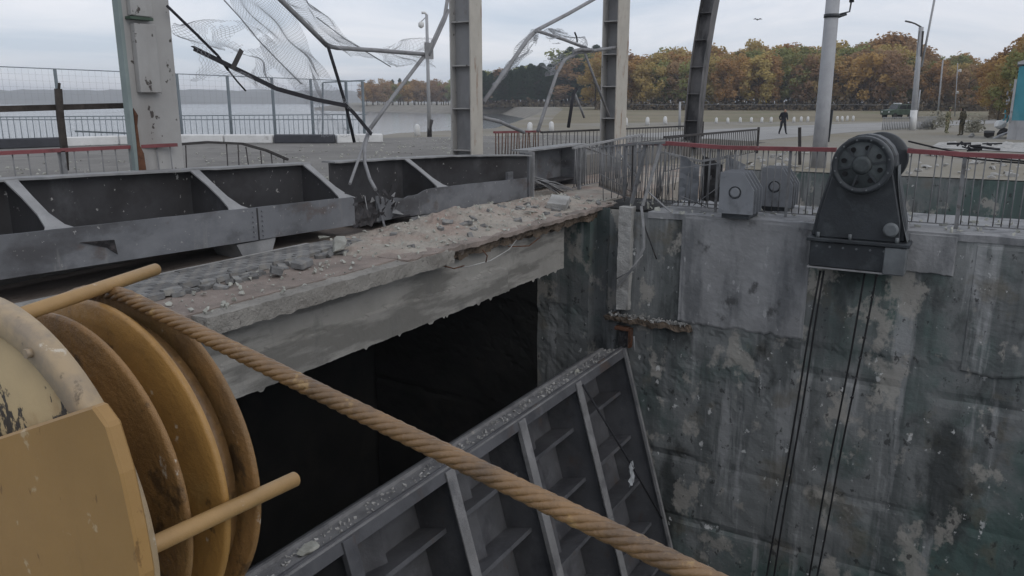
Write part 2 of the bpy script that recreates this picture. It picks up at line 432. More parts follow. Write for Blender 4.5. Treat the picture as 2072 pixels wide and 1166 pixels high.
def lathe(bm, c, axis, prof, seg=48, closed=False):
    """profile of (along, radius) turned about the axis through c"""
    c, axis = Vector(c), Vector(axis).normalized()
    s, u = frame(axis)
    rings = []
    for a, r in prof:
        rings.append([bm.verts.new(c + axis * a + (s * math.cos(t) + u * math.sin(t)) * r) for t in [2 * math.pi * k / seg for k in range(seg)]])
    pairs = list(zip(rings, rings[1:]))
    if closed:
        pairs.append((rings[-1], rings[0]))
    for a, b in pairs:
        for k in range(seg):
            bm.faces.new((a[k], a[(k + 1) % seg], b[(k + 1) % seg], b[k])).smooth = True
    if not closed:
        for ring, flip in ((rings[0], True), (rings[-1], False)):
            bm.faces.new(ring[::-1] if flip else ring)


def hull(bm, c, size, rng, n=14, flat=1.0):
    """an angular broken lump"""
    t = bmesh.new()
    for _ in range(n):
        v = Vector((rng.uniform(-1, 1), rng.uniform(-1, 1), rng.uniform(-1, 1)))
        v = v.normalized() * rng.uniform(0.75, 1.0)
        t.verts.new((v.x * size[0], v.y * size[1], v.z * size[2] * flat))
    bmesh.ops.convex_hull(t, input=t.verts)
    for v in [v for v in t.verts if not v.link_faces]:
        t.verts.remove(v)
    t.verts.index_update()
    m = {v.index: bm.verts.new(Vector(c) + v.co) for v in t.verts}
    for f in t.faces:
        bm.faces.new([m[v.index] for v in f.verts])
    t.free()


def fbm(p, s=1.0, o=4):
    return noise.fractal(Vector(p) * s, 0.7, 2.1, o)


def grid(bm, nu, nv, fn):
    vs = [[bm.verts.new(fn(i / nu, j / nv)) for j in range(nv + 1)] for i in range(nu + 1)]
    for i in range(nu):
        for j in range(nv):
            bm.faces.new((vs[i][j], vs[i + 1][j], vs[i + 1][j + 1], vs[i][j + 1]))
    return vs


def new(name, bm, m, parent=None, bevel=0.0, recalc=True, smooth=False, local=False):
    me = bpy.data.meshes.new(name)
    if recalc:
        bmesh.ops.recalc_face_normals(bm, faces=bm.faces)
    off = WL.get(parent.name, Vector()) if parent else Vector()
    if off.length and not local:
        bmesh.ops.translate(bm, verts=bm.verts, vec=-off)
    if smooth:
        for f in bm.faces:
            f.smooth = True
    bm.to_mesh(me)
    bm.free()
    o = bpy.data.objects.new(name, me)
    COL.objects.link(o)
    if isinstance(m, (list, tuple)):
        for k in m:
            me.materials.append(k)
    else:
        me.materials.append(m)
    if parent:
        o.parent = parent
        WL[o.name] = off
    else:
        WL[o.name] = Vector()
    if bevel:
        b = o.modifiers.new('edge', 'BEVEL')
        b.width = bevel
        b.segments = 1
        b.limit_method = 'ANGLE'
    return o


def tag(o, label, cat, group=None):
    o['label'] = label
    o['category'] = cat
    if group:
        o['group'] = group
    return o


def thing(name, label, cat, loc, group=None):
    o = bpy.data.objects.new(name, None)
    o.empty_display_size = 0.2
    COL.objects.link(o)
    o.location = loc
    WL[o.name] = Vector(loc)
    return tag(o, label, cat, group)


def struct(name, bm, m, kind='structure', **k):
    o = new(name, bm, m, **k)
    o['kind'] = kind
    return o


def part(name, m, parent, fn, bevel=0.0, **k):
    bm = bmesh.new()
    fn(bm)
    return new(name, bm, m, parent, bevel, **k)


def copy_part(src, parent, loc, rot=None, scale=None):
    c = src.copy()
    COL.objects.link(c)
    c.parent = parent
    c.location = Vector(loc) - (WL.get(parent.name, Vector()) if parent else Vector())
    if rot:
        c.rotation_euler = rot
    if scale:
        c.scale = scale
    return c


def rough_box(bm, x0, x1, y0, y1, z0, z1, step, amp, s=3.0, keep=None):
    """box with finely divided, weathered faces"""
    t = bmesh.new()
    box(t, x0, x1, y0, y1, z0, z1)
    n = max(1, int(max(x1 - x0, y1 - y0, z1 - z0) / step))
    for axis, a, b in (((1, 0, 0), x0, x1), ((0, 1, 0), y0, y1), ((0, 0, 1), z0, z1)):
        k = int((b - a) / step)
        for i in range(1, k):
            co = Vector(axis) * (a + (b - a) * i / k)
            bmesh.ops.bisect_plane(t, geom=t.verts[:] + t.edges[:] + t.faces[:], plane_co=co, plane_no=axis)
    for v in t.verts:
        p = v.co.copy()
        d = Vector((fbm(p + Vector((9, 0, 0)), s), fbm(p + Vector((0, 7, 0)), s), fbm(p + Vector((0, 0, 5)), s)))
        v.co += d * amp * (keep(p) if keep else 1)
    t.verts.index_update()
    m = [bm.verts.new(v.co) for v in t.verts]
    for f in t.faces:
        bm.faces.new([m[v.index] for v in f.verts])
    t.free()


# ================================================================== SETTING
# ---- water, land, far hill
bm = bmesh.new()
vs = [bm.verts.new(p) for p in ((-600, 13.0, -3), (-600, 6000, -3), (5500, 6000, -3), (5500, 13.0, -3))]
bm.faces.new(vs[::-1])
struct('water', bm, M['water'])
SHORE = [(29.5, 23.5), (34, 29), (40, 34.5), (47, 37.5), (60, 37), (75, 44), (120, 66), (220, 117), (300, 175), (318, 205), (372, 325), (520, 470), (900, 800), (3000, 2400)]
bm = bmesh.new()
outline = [(36.0, 11.0)] + [(33.5, 20.0)] + SHORE + [(5500, 2400), (5500, -3000), (28.0, -3000), (28.0, 11.0)]
top = [bm.verts.new((x, y, 0.0)) for x, y in outline]
f0 = bm.faces.new(top)
skirt = []
for i, (x, y) in enumerate(SHORE):
    a = Vector(SHORE[max(0, i - 1)])
    b = Vector(SHORE[min(len(SHORE) - 1, i + 1)])
    d = (b - a).normalized()
    nrm = Vector((-d.y, d.x))
    w = 7.0 if i < 9 else 30.0
    skirt.append(bm.verts.new((x + nrm.x * w, y + nrm.y * w, -3.6)))
for i in range(len(SHORE) - 1):
    f = bm.faces.new((top[2 + i], skirt[i], skirt[i + 1], top[3 + i]))
    f.material_index = 1
bmesh.ops.triangulate(bm, faces=[f0])
struct('ground', bm, [M['ground'], M['bank']])
# meadow and the road that leaves along the dam
bm = bmesh.new()
for pts, z in (([(104, 8), (92, 26), (76, 40), (120, 62), (222, 112), (290, 150), (420, 60), (420, -120), (120, -40)], 0.004),):
    bm.faces.new([bm.verts.new((x, y, z)) for x, y in pts])
struct('meadow', bm, M['grass'])
bm = bmesh.new()
cl = [(36, 17), (48, 17), (62, 15), (80, 11), (100, 4), (140, -14), (220, -60)]
hw = [4.5, 5, 5.5, 5, 4.5, 4.5, 4.5]
lft, rgt = [], []
for i, (x, y) in enumerate(cl):
    a, b = Vector(cl[max(0, i - 1)]), Vector(cl[min(len(cl) - 1, i + 1)])
    d = (b - a).normalized()
    lft.append(bm.verts.new((x - d.y * hw[i], y + d.x * hw[i], 0.012)))
    rgt.append(bm.verts.new((x + d.y * hw[i], y - d.x * hw[i], 0.012)))
for i in range(len(cl) - 1):
    bm.faces.new((rgt[i], rgt[i + 1], lft[i + 1], lft[i]))
struct('road', bm, M['road'])
bm = bmesh.new()


def hillf(a, b):
    ang = R(30.4 + 44 - 58 * a)
    d = 1700 + 500 * b
    h = (30 + 5 * fbm((a * 9, 3, 0), 1.0)) * math.sin(b * math.pi * 0.9) * (1 - 0.75 * max(0, a - 0.55) / 0.45)
    return (d * math.cos(ang), d * math.sin(ang), -4 + max(0, h) + (3 * fbm((a * 60, b * 5, 1)) if 0.1 < b < 0.9 else 0))


grid(bm, 160, 8, hillf)
struct('hill', bm, M['hill'], smooth=True)

# ---- road deck over the sluice (behind the girders)
bm = bmesh.new()
deck = [(-12, 10.75), (-12, 50), (14.5, 34), (21.6, 29.4), (28.9, 24.3), (33.5, 20.5), (36.0, 19), (36.0, 10.75)]
prism(bm, [(x, y, 0.65) for x, y in deck], (0, 0, -1.6))
struct('road_deck', bm, M['deck'])
bm = bmesh.new()
prism(bm, [(36.002, 10.75, 0.649), (36.002, 10.75, -0.5), (47, 10.75, -0.5), (47, 10.75, 0.02)], (0, 8.4, 0))
struct('road_ramp', bm, M['deck'])

# ---- masonry of the sluice: piers, floor, upstream wall under the deck
bm = bmesh.new()
box(bm, -10, 1.25, -12, 14.0, -10, 0.7)
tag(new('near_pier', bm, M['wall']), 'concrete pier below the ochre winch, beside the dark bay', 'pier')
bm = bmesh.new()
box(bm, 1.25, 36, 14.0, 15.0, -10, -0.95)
tag(new('upstream_wall', bm, M['bay_shade']), 'dark concrete wall deep under the bridge deck', 'wall')
bm = bmesh.new()
vs = [bm.verts.new(p) for p in ((1.25, -40, -8.6), (28, -40, -8.6), (28, 14, -8.6), (1.25, 14, -8.6))]
bm.faces.new(vs)
struct('pool_water', bm, M['water'])

pier = thing('sluice_pier', 'tall stained concrete pier wall carrying the black hoist bearing and the red railing', 'pier', (17.2, 2, -9))
part('core', M['bay_shade'], pier, lambda b: box(b, 16.6, 18.6, -14, 14.0, -9.5, -0.05))


def wallf(a, b):
    y, z = 13.9 - 22.9 * a, -0.02 - 9.2 * b
    p = Vector((0, y, z))
    e = 0.02 * fbm(p, 0.8, 3) + 0.004 * fbm(p, 6)
    rough = max(0, min(1, (-2.35 - z + 0.15 * fbm(p, 2)) * 6))            # eroded below the smooth lift
    e += rough * (0.035 + 0.02 * fbm(p, 0.9, 3) + 0.012 * max(0, fbm(p, 3, 4)) * (2.5 if y > 3.2 and z > -4.2 else 0.6))
    for zc, wd in ((-2.95, 0.10), (-5.4, 0.08), (-6.9, 0.07)):            # open lift joints
        zl = zc - 0.02 * (7 - y) + 0.06 * fbm((0, y * 1.5, zc))
        if y < 2.9 or zc < -5:
            e += 0.07 * math.exp(-((z - zl) / wd) ** 2) * max(0.0, min(1, 0.45 + 0.8 * fbm((3, y * 0.35, zc))))
    if y > 6.62:
        e += 0.13 + (0.18 if 7.0 < y < 7.4 else 0)                          # recess beside the gate slot
    return (16.0 + e, y, z)


face_o = part('face', M['wall'], pier, lambda b: grid(b, 290, 116, wallf), smooth=False)
face_o.data.materials.append(M['bay_shade'])            # near-black colour paints in the shade under the deck
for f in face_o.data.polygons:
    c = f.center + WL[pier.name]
    if c.y > 8.75:                                # painted shade starts at a straight vertical edge
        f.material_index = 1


def slabf(y0, y1, z0, z1, x0, amp, s, ragged):
    def f(b):
        def g(u, v):
            y = y0 + (y1 - y0) * u
            zb = z1 + ragged * fbm((1, y * 2.2, 5), 1, 5)
            z = z0 + (zb - z0) * v
            ed = min(u, 1 - u, v, 1 - v)
            x = x0 + amp * fbm((0, y, z), s, 5) + (0.10 if ed <= 0 else 0) + (0.012 if 0 < ed < 0.03 else 0)
            return (x, y + (0.03 * fbm((2, 1, z), 2.5) if u in (0, 1) else 0), z)
        grid(b, 70, 60, g)
    return f


part('facing_panel', M['panel'], pier, slabf(5.27, 2.62, 0.0, -2.36, 15.965, 0.012, 2.0, 0.07))
part('facing_panel', M['panel'], pier, slabf(0.98, 0.17, -0.03, -0.76, 15.955, 0.01, 2.0, 0.04))
part('facing_panel', M['wall'], pier, slabf(-0.05, -6, -0.14, -2.55, 15.975, 0.02, 1.5, 0.10))
part('corner_strip', M['pale'], pier, lambda b: rough_box(b, 15.84, 16.1, 6.33, 6.62, -2.2, 0.08, 0.1, 0.018, 4))
part('coping', M['panel'], pier, lambda b: rough_box(b, 15.97, 18.7, -14, 6.0, -0.12, 0.0, 0.35, 0.02, 3))
part('ledge', M['broken'], pier, lambda b: rough_box(b, 15.86, 16.2, 4.9, 6.9, -2.50, -2.38, 0.07, 0.06, 4))
bm = bmesh.new()
for k in range(140):
    y = rnd.uniform(5.0, 6.8)
    hull(bm, (rnd.uniform(15.86, 15.98), y, -2.36 + rnd.uniform(-0.03, 0.05)), [rnd.uniform(0.012, 0.06) for _ in range(3)], rnd, 9)
o = new('rubble', bm, M['pale'], pier)
o['kind'] = 'stuff'
# second bay behind the pier
bm = bmesh.new()
box(bm, 28.0, 29.5, -14, 11, -9, -0.03)
tag(new('far_pier', bm, M['wall']), 'dark concrete side wall of the second bay, seen through the red railing', 'pier')

bm = bmesh.new()
rough_box(bm, 16.2, 29.4, 7.6, 10.74, -1.2, -0.005, 0.4, 0.02, 2)
struct('second_walkway', bm, M['sand'])
# ---- walkway slab and its edge beam
walk = thing('bridge_walkway', 'broken concrete walkway slab spanning the dark bay below the girder', 'walkway', (10, 8.5, -1.2))


def fasciaf(a, b):
    x, t = 1.3 + 13.75 * a, b
    zb = -1.22 + 0.012 * fbm((x * 2, 0, 3), 2.0, 5) - (0.04 if fbm((x * 5, 2, 2)) > 0.35 else 0)
    z = -0.18 + (zb + 0.18) * t
    y = 7.5 + 0.012 * fbm((x, 0, z), 1.5) + (0.03 if x > 12.6 else 0)
    y -= 0.035 if t > 0.55 + 0.1 * fbm((x * 0.8, 1, 1)) and x < 12.6 else 0
    return (x, y, z)


part('edge_beam', M['fascia'], walk, lambda b: grid(b, 300, 36, fasciaf))
part('beam_body', M['fascia'], walk, lambda b: box(b, 1.3, 15.02, 7.56, 8.1, -1.18, -0.2))
part('slab', M['bed'], walk, lambda b: rough_box(b, 1.3, 16.6, 7.42, 10.9, -0.24, -0.02, 0.3, 0.015, 3))
part('slab_edge', M['edge'], walk, lambda b: rough_box(b, 5.55, 10.35, 7.16, 7.62, -0.25, -0.035, 0.05, 0.02, 7,
     lambda p: 2.5 if p.x > 10.1 else (1.0 if p.z < -0.2 else 0.7)))
part('slab_edge', M['broken'], walk, lambda b: rough_box(b, 10.3, 17.6, 7.36, 7.9, -0.27, -0.06, 0.08, 0.09, 4))
part('screed_lip', M['bed'], walk, lambda b: rough_box(b, 9.2, 16.9, 7.2, 7.8, -0.085, -0.01, 0.1, 0.03, 4))
part('edge_angle', M['pale'], walk, lambda b: box(b, 1.3, 9.3, 9.28, 9.36, -0.02, 0.045))
part('soffit', M['bay_shade'], walk, lambda b: box(b, 1.3, 16.3, 8.1, 14.0, -0.95, -0.26))

# dirt and grit spilled over the slab
mound = bmesh.new()


def moundf(a, b):
    x, y = 8.9 + 9.0 * a, 7.25 + 2.3 * b
    env = min(1, a * 5) * min(1, (1 - a) * 6) * min(1, b * 2.2) * min(1, (1 - b) * 3.5)
    h = (0.10 + 0.10 * fbm((x, y, 0), 0.9) + 0.07 * fbm((x, y, 4), 2.2, 5)) * env
    h += 0.12 * math.exp(-((x - 12.6) / 1.3) ** 2 - ((y - 8.7) / 0.5) ** 2)
    return (x, y + 0.03 * fbm((x * 3, y, 8)), max(-0.03, h - 0.012) - 0.05 * (1 - min(1, env * 5)) + 0.016 * fbm((x, y, 9), 5))


grid(mound, 150, 46, moundf)
struct('spilled_sand', mound, M['sand'], 'stuff')
bm = bmesh.new()
for k in range(900):
    x = rnd.uniform(5.6, 18)
    y = rnd.uniform(7.25, 9.3)
    s = rnd.choice((0.008, 0.01, 0.014, 0.02, 0.03, 0.05))
    z = -0.01
    if x > 9:
        z = moundf((x - 8.9) / 9.0, (y - 7.25) / 2.3)[2]
    hull(bm, (x, y, max(-0.01, z) + s * 0.4), [s * rnd.uniform(0.6, 1.2) for _ in range(3)], rnd, 8)
struct('grit', bm, M['chunk'], 'stuff')

# pavers, each one a piece of the walkway
pv = bmesh.new()
box(pv, -0.118, 0.118, -0.058, 0.058, 0, 0.08)
pv0 = new('paver', pv, M['paver'], walk, 0.006, local=True)
pv0.location = Vector((5.5, 9.2, -0.02)) - WL[walk.name]
n = 0
for j in range(10):
    y = 9.2 - 0.122 * j
    for i in range(22):
        x = 5.15 + 0.242 * i + (0.121 if j % 2 else 0)
        edge = 8.24 + 0.10 * (x - 5.2) + 0.2 * noise.noise(Vector((x * 1.1, 0, 3))) + 0.1 * noise.noise(Vector((x * 4, 1, 3)))
        if y < edge or x > 9.9 - 0.9 * abs(noise.noise(Vector((y * 3, 5, 1)))):
            continue
        loose = y < edge + 0.13
        copy_part(pv0, walk, (x + rnd.uniform(-.006, .006), y + rnd.uniform(-.006, .006), -0.03 + rnd.uniform(0, .01) + (rnd.uniform(0, 0.03) if loose else 0)),
                  (rnd.uniform(-.14, .14) if loose else rnd.uniform(-.015, .015), rnd.uniform(-.1, .1) if loose else 0, rnd.uniform(-.25, .25) if loose else rnd.uniform(-.015, .015)))
# broken paving bricks lying along the edge of the slab as far as the corner
for k in range(64):
    x = rnd.uniform(5.8, 9.6) if k < 34 else rnd.uniform(9.6, 17.2)
    y = (8.28 + 0.10 * (x - 5.2) - abs(rnd.gauss(0, 0.22))) if k < 34 else rnd.uniform(7.4, 8.6)
    z = -0.03 if x < 9.2 else max(-0.02, moundf((x - 8.9) / 9.0, (y - 7.25) / 2.3)[2] - 0.02)
    sc = rnd.uniform(0.45, 1.0)
    copy_part(pv0, walk, (x, max(7.35, y), z), (rnd.gauss(0, 0.25), rnd.gauss(0, 0.25), rnd.uniform(0, 3.1)), (sc, rnd.uniform(0.6, 1.1), rnd.uniform(0.6, 1.0)))

# loose lumps lying on the slab
LUMPS = [
    ((686, 500), (0.30, 0.17, 0.11), (0.15, -0.25, 0.5), 'largest pale broken slab lump lying among the grey pavers', 'chunk'),
    ((560, 545), (0.13, 0.07, 0.05), (0.3, 0.1, 0.9), 'small tilted paver block lying nearest the winch drum on the sand', 'paver'),
    ((612, 530), (0.14, 0.10, 0.045), (0.1, -0.1, 0.2), 'flat grey paver block lying just left of the largest slab lump', 'paver'),
    ((655, 478), (0.16, 0.11, 0.04), (0.05, 0.1, -0.3), 'thin grey flake of slab behind the largest slab lump', 'chunk'),
    ((1130, 418), (0.30, 0.2, 0.09), (0.12, -0.2, 0.3), 'pale square slab piece lying at the far end of the walkway', 'pale'),
    ((1072, 428), (0.3, 0.05, 0.03), (0, 0.1, -0.5), 'narrow concrete strip lying beside the pale square slab piece', 'chunk'),
    ((640, 462), (0.28, 0.1, 0.03), (0.05, 0, 0.1), 'thin slab fragment lying under the torn end of the long girder', 'chunk'),
]
for (px, py), s, rot, label, mk in LUMPS:
    p = at(px, py, 'z', 0.08)
    bm = bmesh.new()
    if mk == 'pale' or mk == 'paver':
        box(bm, -s[0], s[0], -s[1], s[1], -s[2], s[2])
        for v in bm.verts:
            v.co += Vector((rnd.uniform(-.02, .02), rnd.uniform(-.02, .02), rnd.uniform(-.01, .01)))
    else:
        hull(bm, (0, 0, 0), s, rnd, 16)
    o = new('paver_block' if mk == 'paver' else 'concrete_lump', bm, M[mk], None, 0.008)
    zz_ = 0.0
    if p.x > 9:
        zz_ = max(0, moundf((p.x - 8.9) / 9.0, (p.y - 7.25) / 2.3)[2])
    o.location = (p.x, p.y, zz_ + s[2] * 0.85 + 0.02)
    o.rotation_euler = rot
    tag(o, label, 'rubble')

# rusted reinforcement hanging out of the broken edge
rb = thing('rebar', 'thin rusty reinforcing wire hanging from the broken slab edge', 'rebar', (11, 7.3, -0.3))
for pts in ([(10.3, 7.3, -0.33), (10.8, 7.2, -0.40), (11.5, 7.18, -0.41), (12.2, 7.22, -0.33), (12.6, 7.3, -0.22)],
            [(11.35, 7.25, -0.2), (11.36, 7.16, -0.3), (11.33, 7.17, -0.41)],
            [(10.1, 7.25, -0.25), (10.35, 7.16, -0.34), (10.7, 7.2, -0.36)],
            [(12.3, 7.3, -0.3), (12.9, 7.2, -0.37), (13.5, 7.28, -0.3)]):
    part('wire', M['pale'] if pts[0][0] == 10.3 else M['rust'], rb, lambda b, pts=pts: tube(b, pts, 0.011, 6))

# ================================================================== GIRDERS


def zbot(x):
    return 0.335 - 0.0275 * (x - 4.6)


def ztop(x):
    return 1.365 - 0.0275 * (x - 5.3)


def front(x):
    return zbot(x) + 0.50


def girder(name, label, x0, x1, gus, ytop=lambda x: 10.5, torn=None):
    g = thing(name, label, 'girder', ((x0 + x1) / 2, 9.9, zbot((x0 + x1) / 2)))
    xs = [x0 + (x1 - x0) * i / 40 for i in range(41)]

    def strip(b, fa, fb, th):
        A = [b.verts.new(fa(x)) for x in xs]
        B = [b.verts.new(fb(x)) for x in xs]
        A2 = [b.verts.new(Vector(fa(x)) + Vector(th)) for x in xs]
        B2 = [b.verts.new(Vector(fb(x)) + Vector(th)) for x in xs]
        for i in range(40):
            b.faces.new((A[i], A[i + 1], B[i + 1], B[i]))
            b.faces.new((B2[i], B2[i + 1], A2[i + 1], A2[i]))
            b.faces.new((A2[i], A2[i + 1], A[i + 1], A[i]))
            b.faces.new((B[i], B[i + 1], B2[i + 1], B2[i]))
        for i in (0, 40):
            b.faces.new((A[i], B[i], B2[i], A2[i]))

    def fr(x):
        d = 0.0
        if torn:
            t = math.exp(-((x - torn) / 0.55) ** 2)
            d = -t * (0.12 + 0.16 * abs(fbm((x * 4, 1, 2), 1.0, 4)))
        return front(x) + d + 0.008 * fbm((x, 0, 0), 1.5)
    dent = (lambda x: 0.10 * math.exp(-((x - torn) / 0.5) ** 2) * (0.5 + fbm((x * 3, 3, 1)))) if torn else (lambda x: 0.012 * fbm((x, 5, 0), 0.8))
    part('front_plate', M['girder'], g, lambda b: strip(b, lambda x: (x, 9.4 + dent(x), zbot(x)), lambda x: (x, 9.4 + 0.5 * dent(x), fr(x)), (0, 0.03, 0)))
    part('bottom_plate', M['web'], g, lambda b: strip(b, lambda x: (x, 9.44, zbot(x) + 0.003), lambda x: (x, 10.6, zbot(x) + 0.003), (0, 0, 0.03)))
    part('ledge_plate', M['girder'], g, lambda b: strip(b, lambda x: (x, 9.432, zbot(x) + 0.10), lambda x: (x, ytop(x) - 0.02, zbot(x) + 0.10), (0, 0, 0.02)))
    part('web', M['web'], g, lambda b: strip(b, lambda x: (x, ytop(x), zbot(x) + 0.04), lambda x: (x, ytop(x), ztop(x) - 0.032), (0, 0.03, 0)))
    part('top_flange', M['dust'], g, lambda b: strip(b, lambda x: (x, ytop(x) - 0.14, ztop(x) - 0.03 + 0.01 * fbm((x * 2, 0, 7))), lambda x: (x, ytop(x) + 0.2, ztop(x) - 0.03), (0, 0, 0.03)))
    for gx in gus:
        yt = ytop(gx) - 0.01
        zt, zf = ztop(gx) - 0.04, front(gx)

        def gp(b, gx=gx, yt=yt, zt=zt, zf=zf):
            prism(b, [(gx, 9.45, zf - 0.36), (gx, yt - 0.02, zf - 0.36), (gx, yt - 0.02, zt), (gx, yt - 0.14, zt), (gx, 9.75, zf + 0.13)], (0.02, 0, 0))
        gu = part('gusset', M['web'], g, gp)

        def gf(b, gx=gx, yt=yt, zt=zt, zf=zf):
            pr = [(yt - 0.12, zt + 0.03, 0.16), ((9.75 + yt - 0.14) / 2, zf + 0.065 + (zt - zf) * 0.5 + 0.028, 0.13), (9.75, zf + 0.158, 0.14), (9.53, zf + 0.03, 0.24), (9.40, zf - 0.03, 0.44)]
            A, B = [], []
            for y, z, w in pr:
                A.append((b.verts.new((gx + 0.01 - w / 2, y, z)), b.verts.new((gx + 0.01 + w / 2, y, z))))
                B.append((b.verts.new((gx + 0.01 - w / 2, y + 0.008, z - 0.02)), b.verts.new((gx + 0.01 + w / 2, y + 0.008, z - 0.02))))
            for i in range(4):
                b.faces.new((A[i][0], A[i][1], A[i + 1][1], A[i + 1][0]))
                b.faces.new((B[i + 1][0], B[i + 1][1], B[i][1], B[i][0]))
                b.faces.new((A[i][0], A[i + 1][0], B[i + 1][0], B[i][0]))
                b.faces.new((A[i][1], B[i][1], B[i + 1][1], A[i + 1][1]))
        gfl = part('gusset_flange', M['dust'], gu, gf)
    return g


g1 = girder('steel_girder', 'long grey steel girder with sloping gussets in front of the nearest column', 3.0, 10.55, (5.35, 8.05, 10.4))
g2 = girder('steel_girder', 'short grey girder with torn burnt left end below the second column', 11.15, 16.75, (13.3,),
            lambda x: 10.5 - max(0, x - 14.6) ** 1.6 * 0.32, torn=11.9)
for z0, x, y, w in ((0.02, 16.78, 9.36, 0.10), (0.02, 16.84, 9.50, 0.05), (0.02, 16.90, 9.62, 0.08)):
    part('end_stiffener', M['girder'], g2, lambda b, x=x, y=y, w=w: box(b, x, x + 0.05, y, y + w, zbot(16.7) - 0.02, ztop(16.7) + 0.03))
part('end_plate', M['dust'], g2, lambda b: box(b, 16.97, 17.0, 9.34, 9.75, zbot(16.7) - 0.02, ztop(16.7) + 0.05))
part('lug', M['girder'], g2, lambda b: box(b, 16.0, 16.25, 9.5, 9.56, front(16) - 0.06, front(16) + 0.16))
# pedestals the girders bear on
for gx, w, lab in ((8.35, 0.55, 'steel bearing block under the long girder, above the loose pavers'), (12.55, 0.5, 'steel bearing block under the short torn girder, in the sand')):
    o = thing('bearing_block', lab, 'bearing', (gx, 9.6, 0), 'bearings under the girders')
    part('block', M['dust'], o, lambda b: prism(b, [(gx - w / 2, 9.43, -0.02), (gx + w / 2, 9.43, -0.02), (gx + w / 2 + 0.1, 9.43, zbot(gx) - 0.02), (gx - w / 2 - 0.12, 9.43, zbot(gx) - 0.02)], (0, 0.6, 0)))
# bent lug on the near girder
part('torn_lug', M['burnt'], g1, lambda b: prism(b, [(5.55, 9.37, 0.62), (5.95, 9.30, 0.60), (6.0, 9.34, 0.40), (5.9, 9.385, 0.5)], (0, 0.02, 0)))
for xx in (8.27, 8.45):
    for k in range(6):
        part('bolt', M['girder'], g1, lambda b: cyl(b, (xx, 9.378, zbot(xx) + 0.06 + 0.075 * k), (0, 1, 0), 0.014, 0.024, 6))
part('seam', M['web'], g1, lambda b: box(b, 8.35, 8.37, 9.388, 9.41, zbot(8.36), front(8.36) - 0.01))
# torn steel between the two girders
tr = thing('torn_steel', 'blackened torn plates where the two girders have parted', 'scrap', (10.9, 9.6, 0.1))
for k in range(26):
    x = rnd.uniform(10.45, 11.7)
    z = rnd.uniform(0.28, 0.75)
    y = rnd.uniform(9.2, 9.55)
    d = Vector((rnd.uniform(-1, 1), rnd.uniform(-0.5, 0.3), rnd.uniform(-0.8, 0.4))).normalized() * rnd.uniform(0.08, 0.28)
    part('shred', M['burnt'] if rnd.random() < 0.75 else M['dust'], tr, lambda b: beam(b, (x, y, z), Vector((x, y, z)) + d, rnd.uniform(0.03, 0.1), 0.01, (rnd.uniform(-1, 1), 1, 0.4), 0.01))
part('plate', M['burnt'], tr, lambda b: grid(b, 12, 8, lambda u, v: (10.5 + 0.75 * u, 9.42 + 0.07 * fbm((u * 3, v * 2, 1)), 0.12 + 0.45 * v + 0.06 * fbm((u * 4, v, 2)))))
part('hanging_strip', M['girder'], tr, lambda b: beam(b, (11.15, 9.36, 0.5), (11.25, 9.3, 0.0), 0.05, 0.01, (0, 1, 0)))

# third girder piece past the end of the second
g3 = thing('steel_girder', 'small grey girder stub standing past the short torn girder', 'girder', (20, 10.2, 0))
gx0, gx1 = at(1055, 300, 'y', 10.1).x, at(1165, 300, 'y', 10.1).x
part('web', M['girder'], g3, lambda b: box(b, gx0 + 0.4, gx1, 10.35, 10.38, 0.0, 1.02))
part('top_flange', M['dust'], g3, lambda b: beam(b, (gx0, 10.15, 1.07), (gx1 + 0.2, 10.1, 1.10), 0.5, 0.04))
part('bottom_plate', M['burnt'], g3, lambda b: box(b, gx0 + 0.3, gx1, 9.9, 10.34, 0.16, 0.2))
part('end_stiffener', M['girder'], g3, lambda b: box(b, gx1 - 0.45, gx1 - 0.38, 9.85, 10.34, 0.0, 1.05))
part('end_stiffener', M['dust'], g3, lambda b: box(b, gx1 - 0.1, gx1 - 0.03, 9.75, 10.34, 0.0, 1.05))
part('sloping_brace', M['dust'], g3, lambda b: beam(b, (gx1 + 0.1, 10.1, 1.08), (gx1 + 2.6, 9.3, 0.36), 0.16, 0.03))

sp = thing('splayed_rods', 'spray of thin grey rods lying between the short girder and the stub', 'scrap', (18, 9.5, 0))
for k in range(22):
    a = Vector((17.15 + rnd.uniform(0, 0.3), 9.55 + rnd.uniform(-0.1, 0.2), 0.40 + rnd.uniform(-0.15, 0.1)))
    b1 = Vector((17.6 + rnd.uniform(0, 1.3), 9.2 + rnd.uniform(-0.4, 0.5), rnd.uniform(0.0, 0.12)))
    part('rod', M['dust'] if k % 3 else M['burnt'], sp, lambda b: tube(b, [a, a.lerp(b1, 0.5) + Vector((0, 0, 0.06)), b1], 0.014, 5))
# ================================================================== COLUMNS


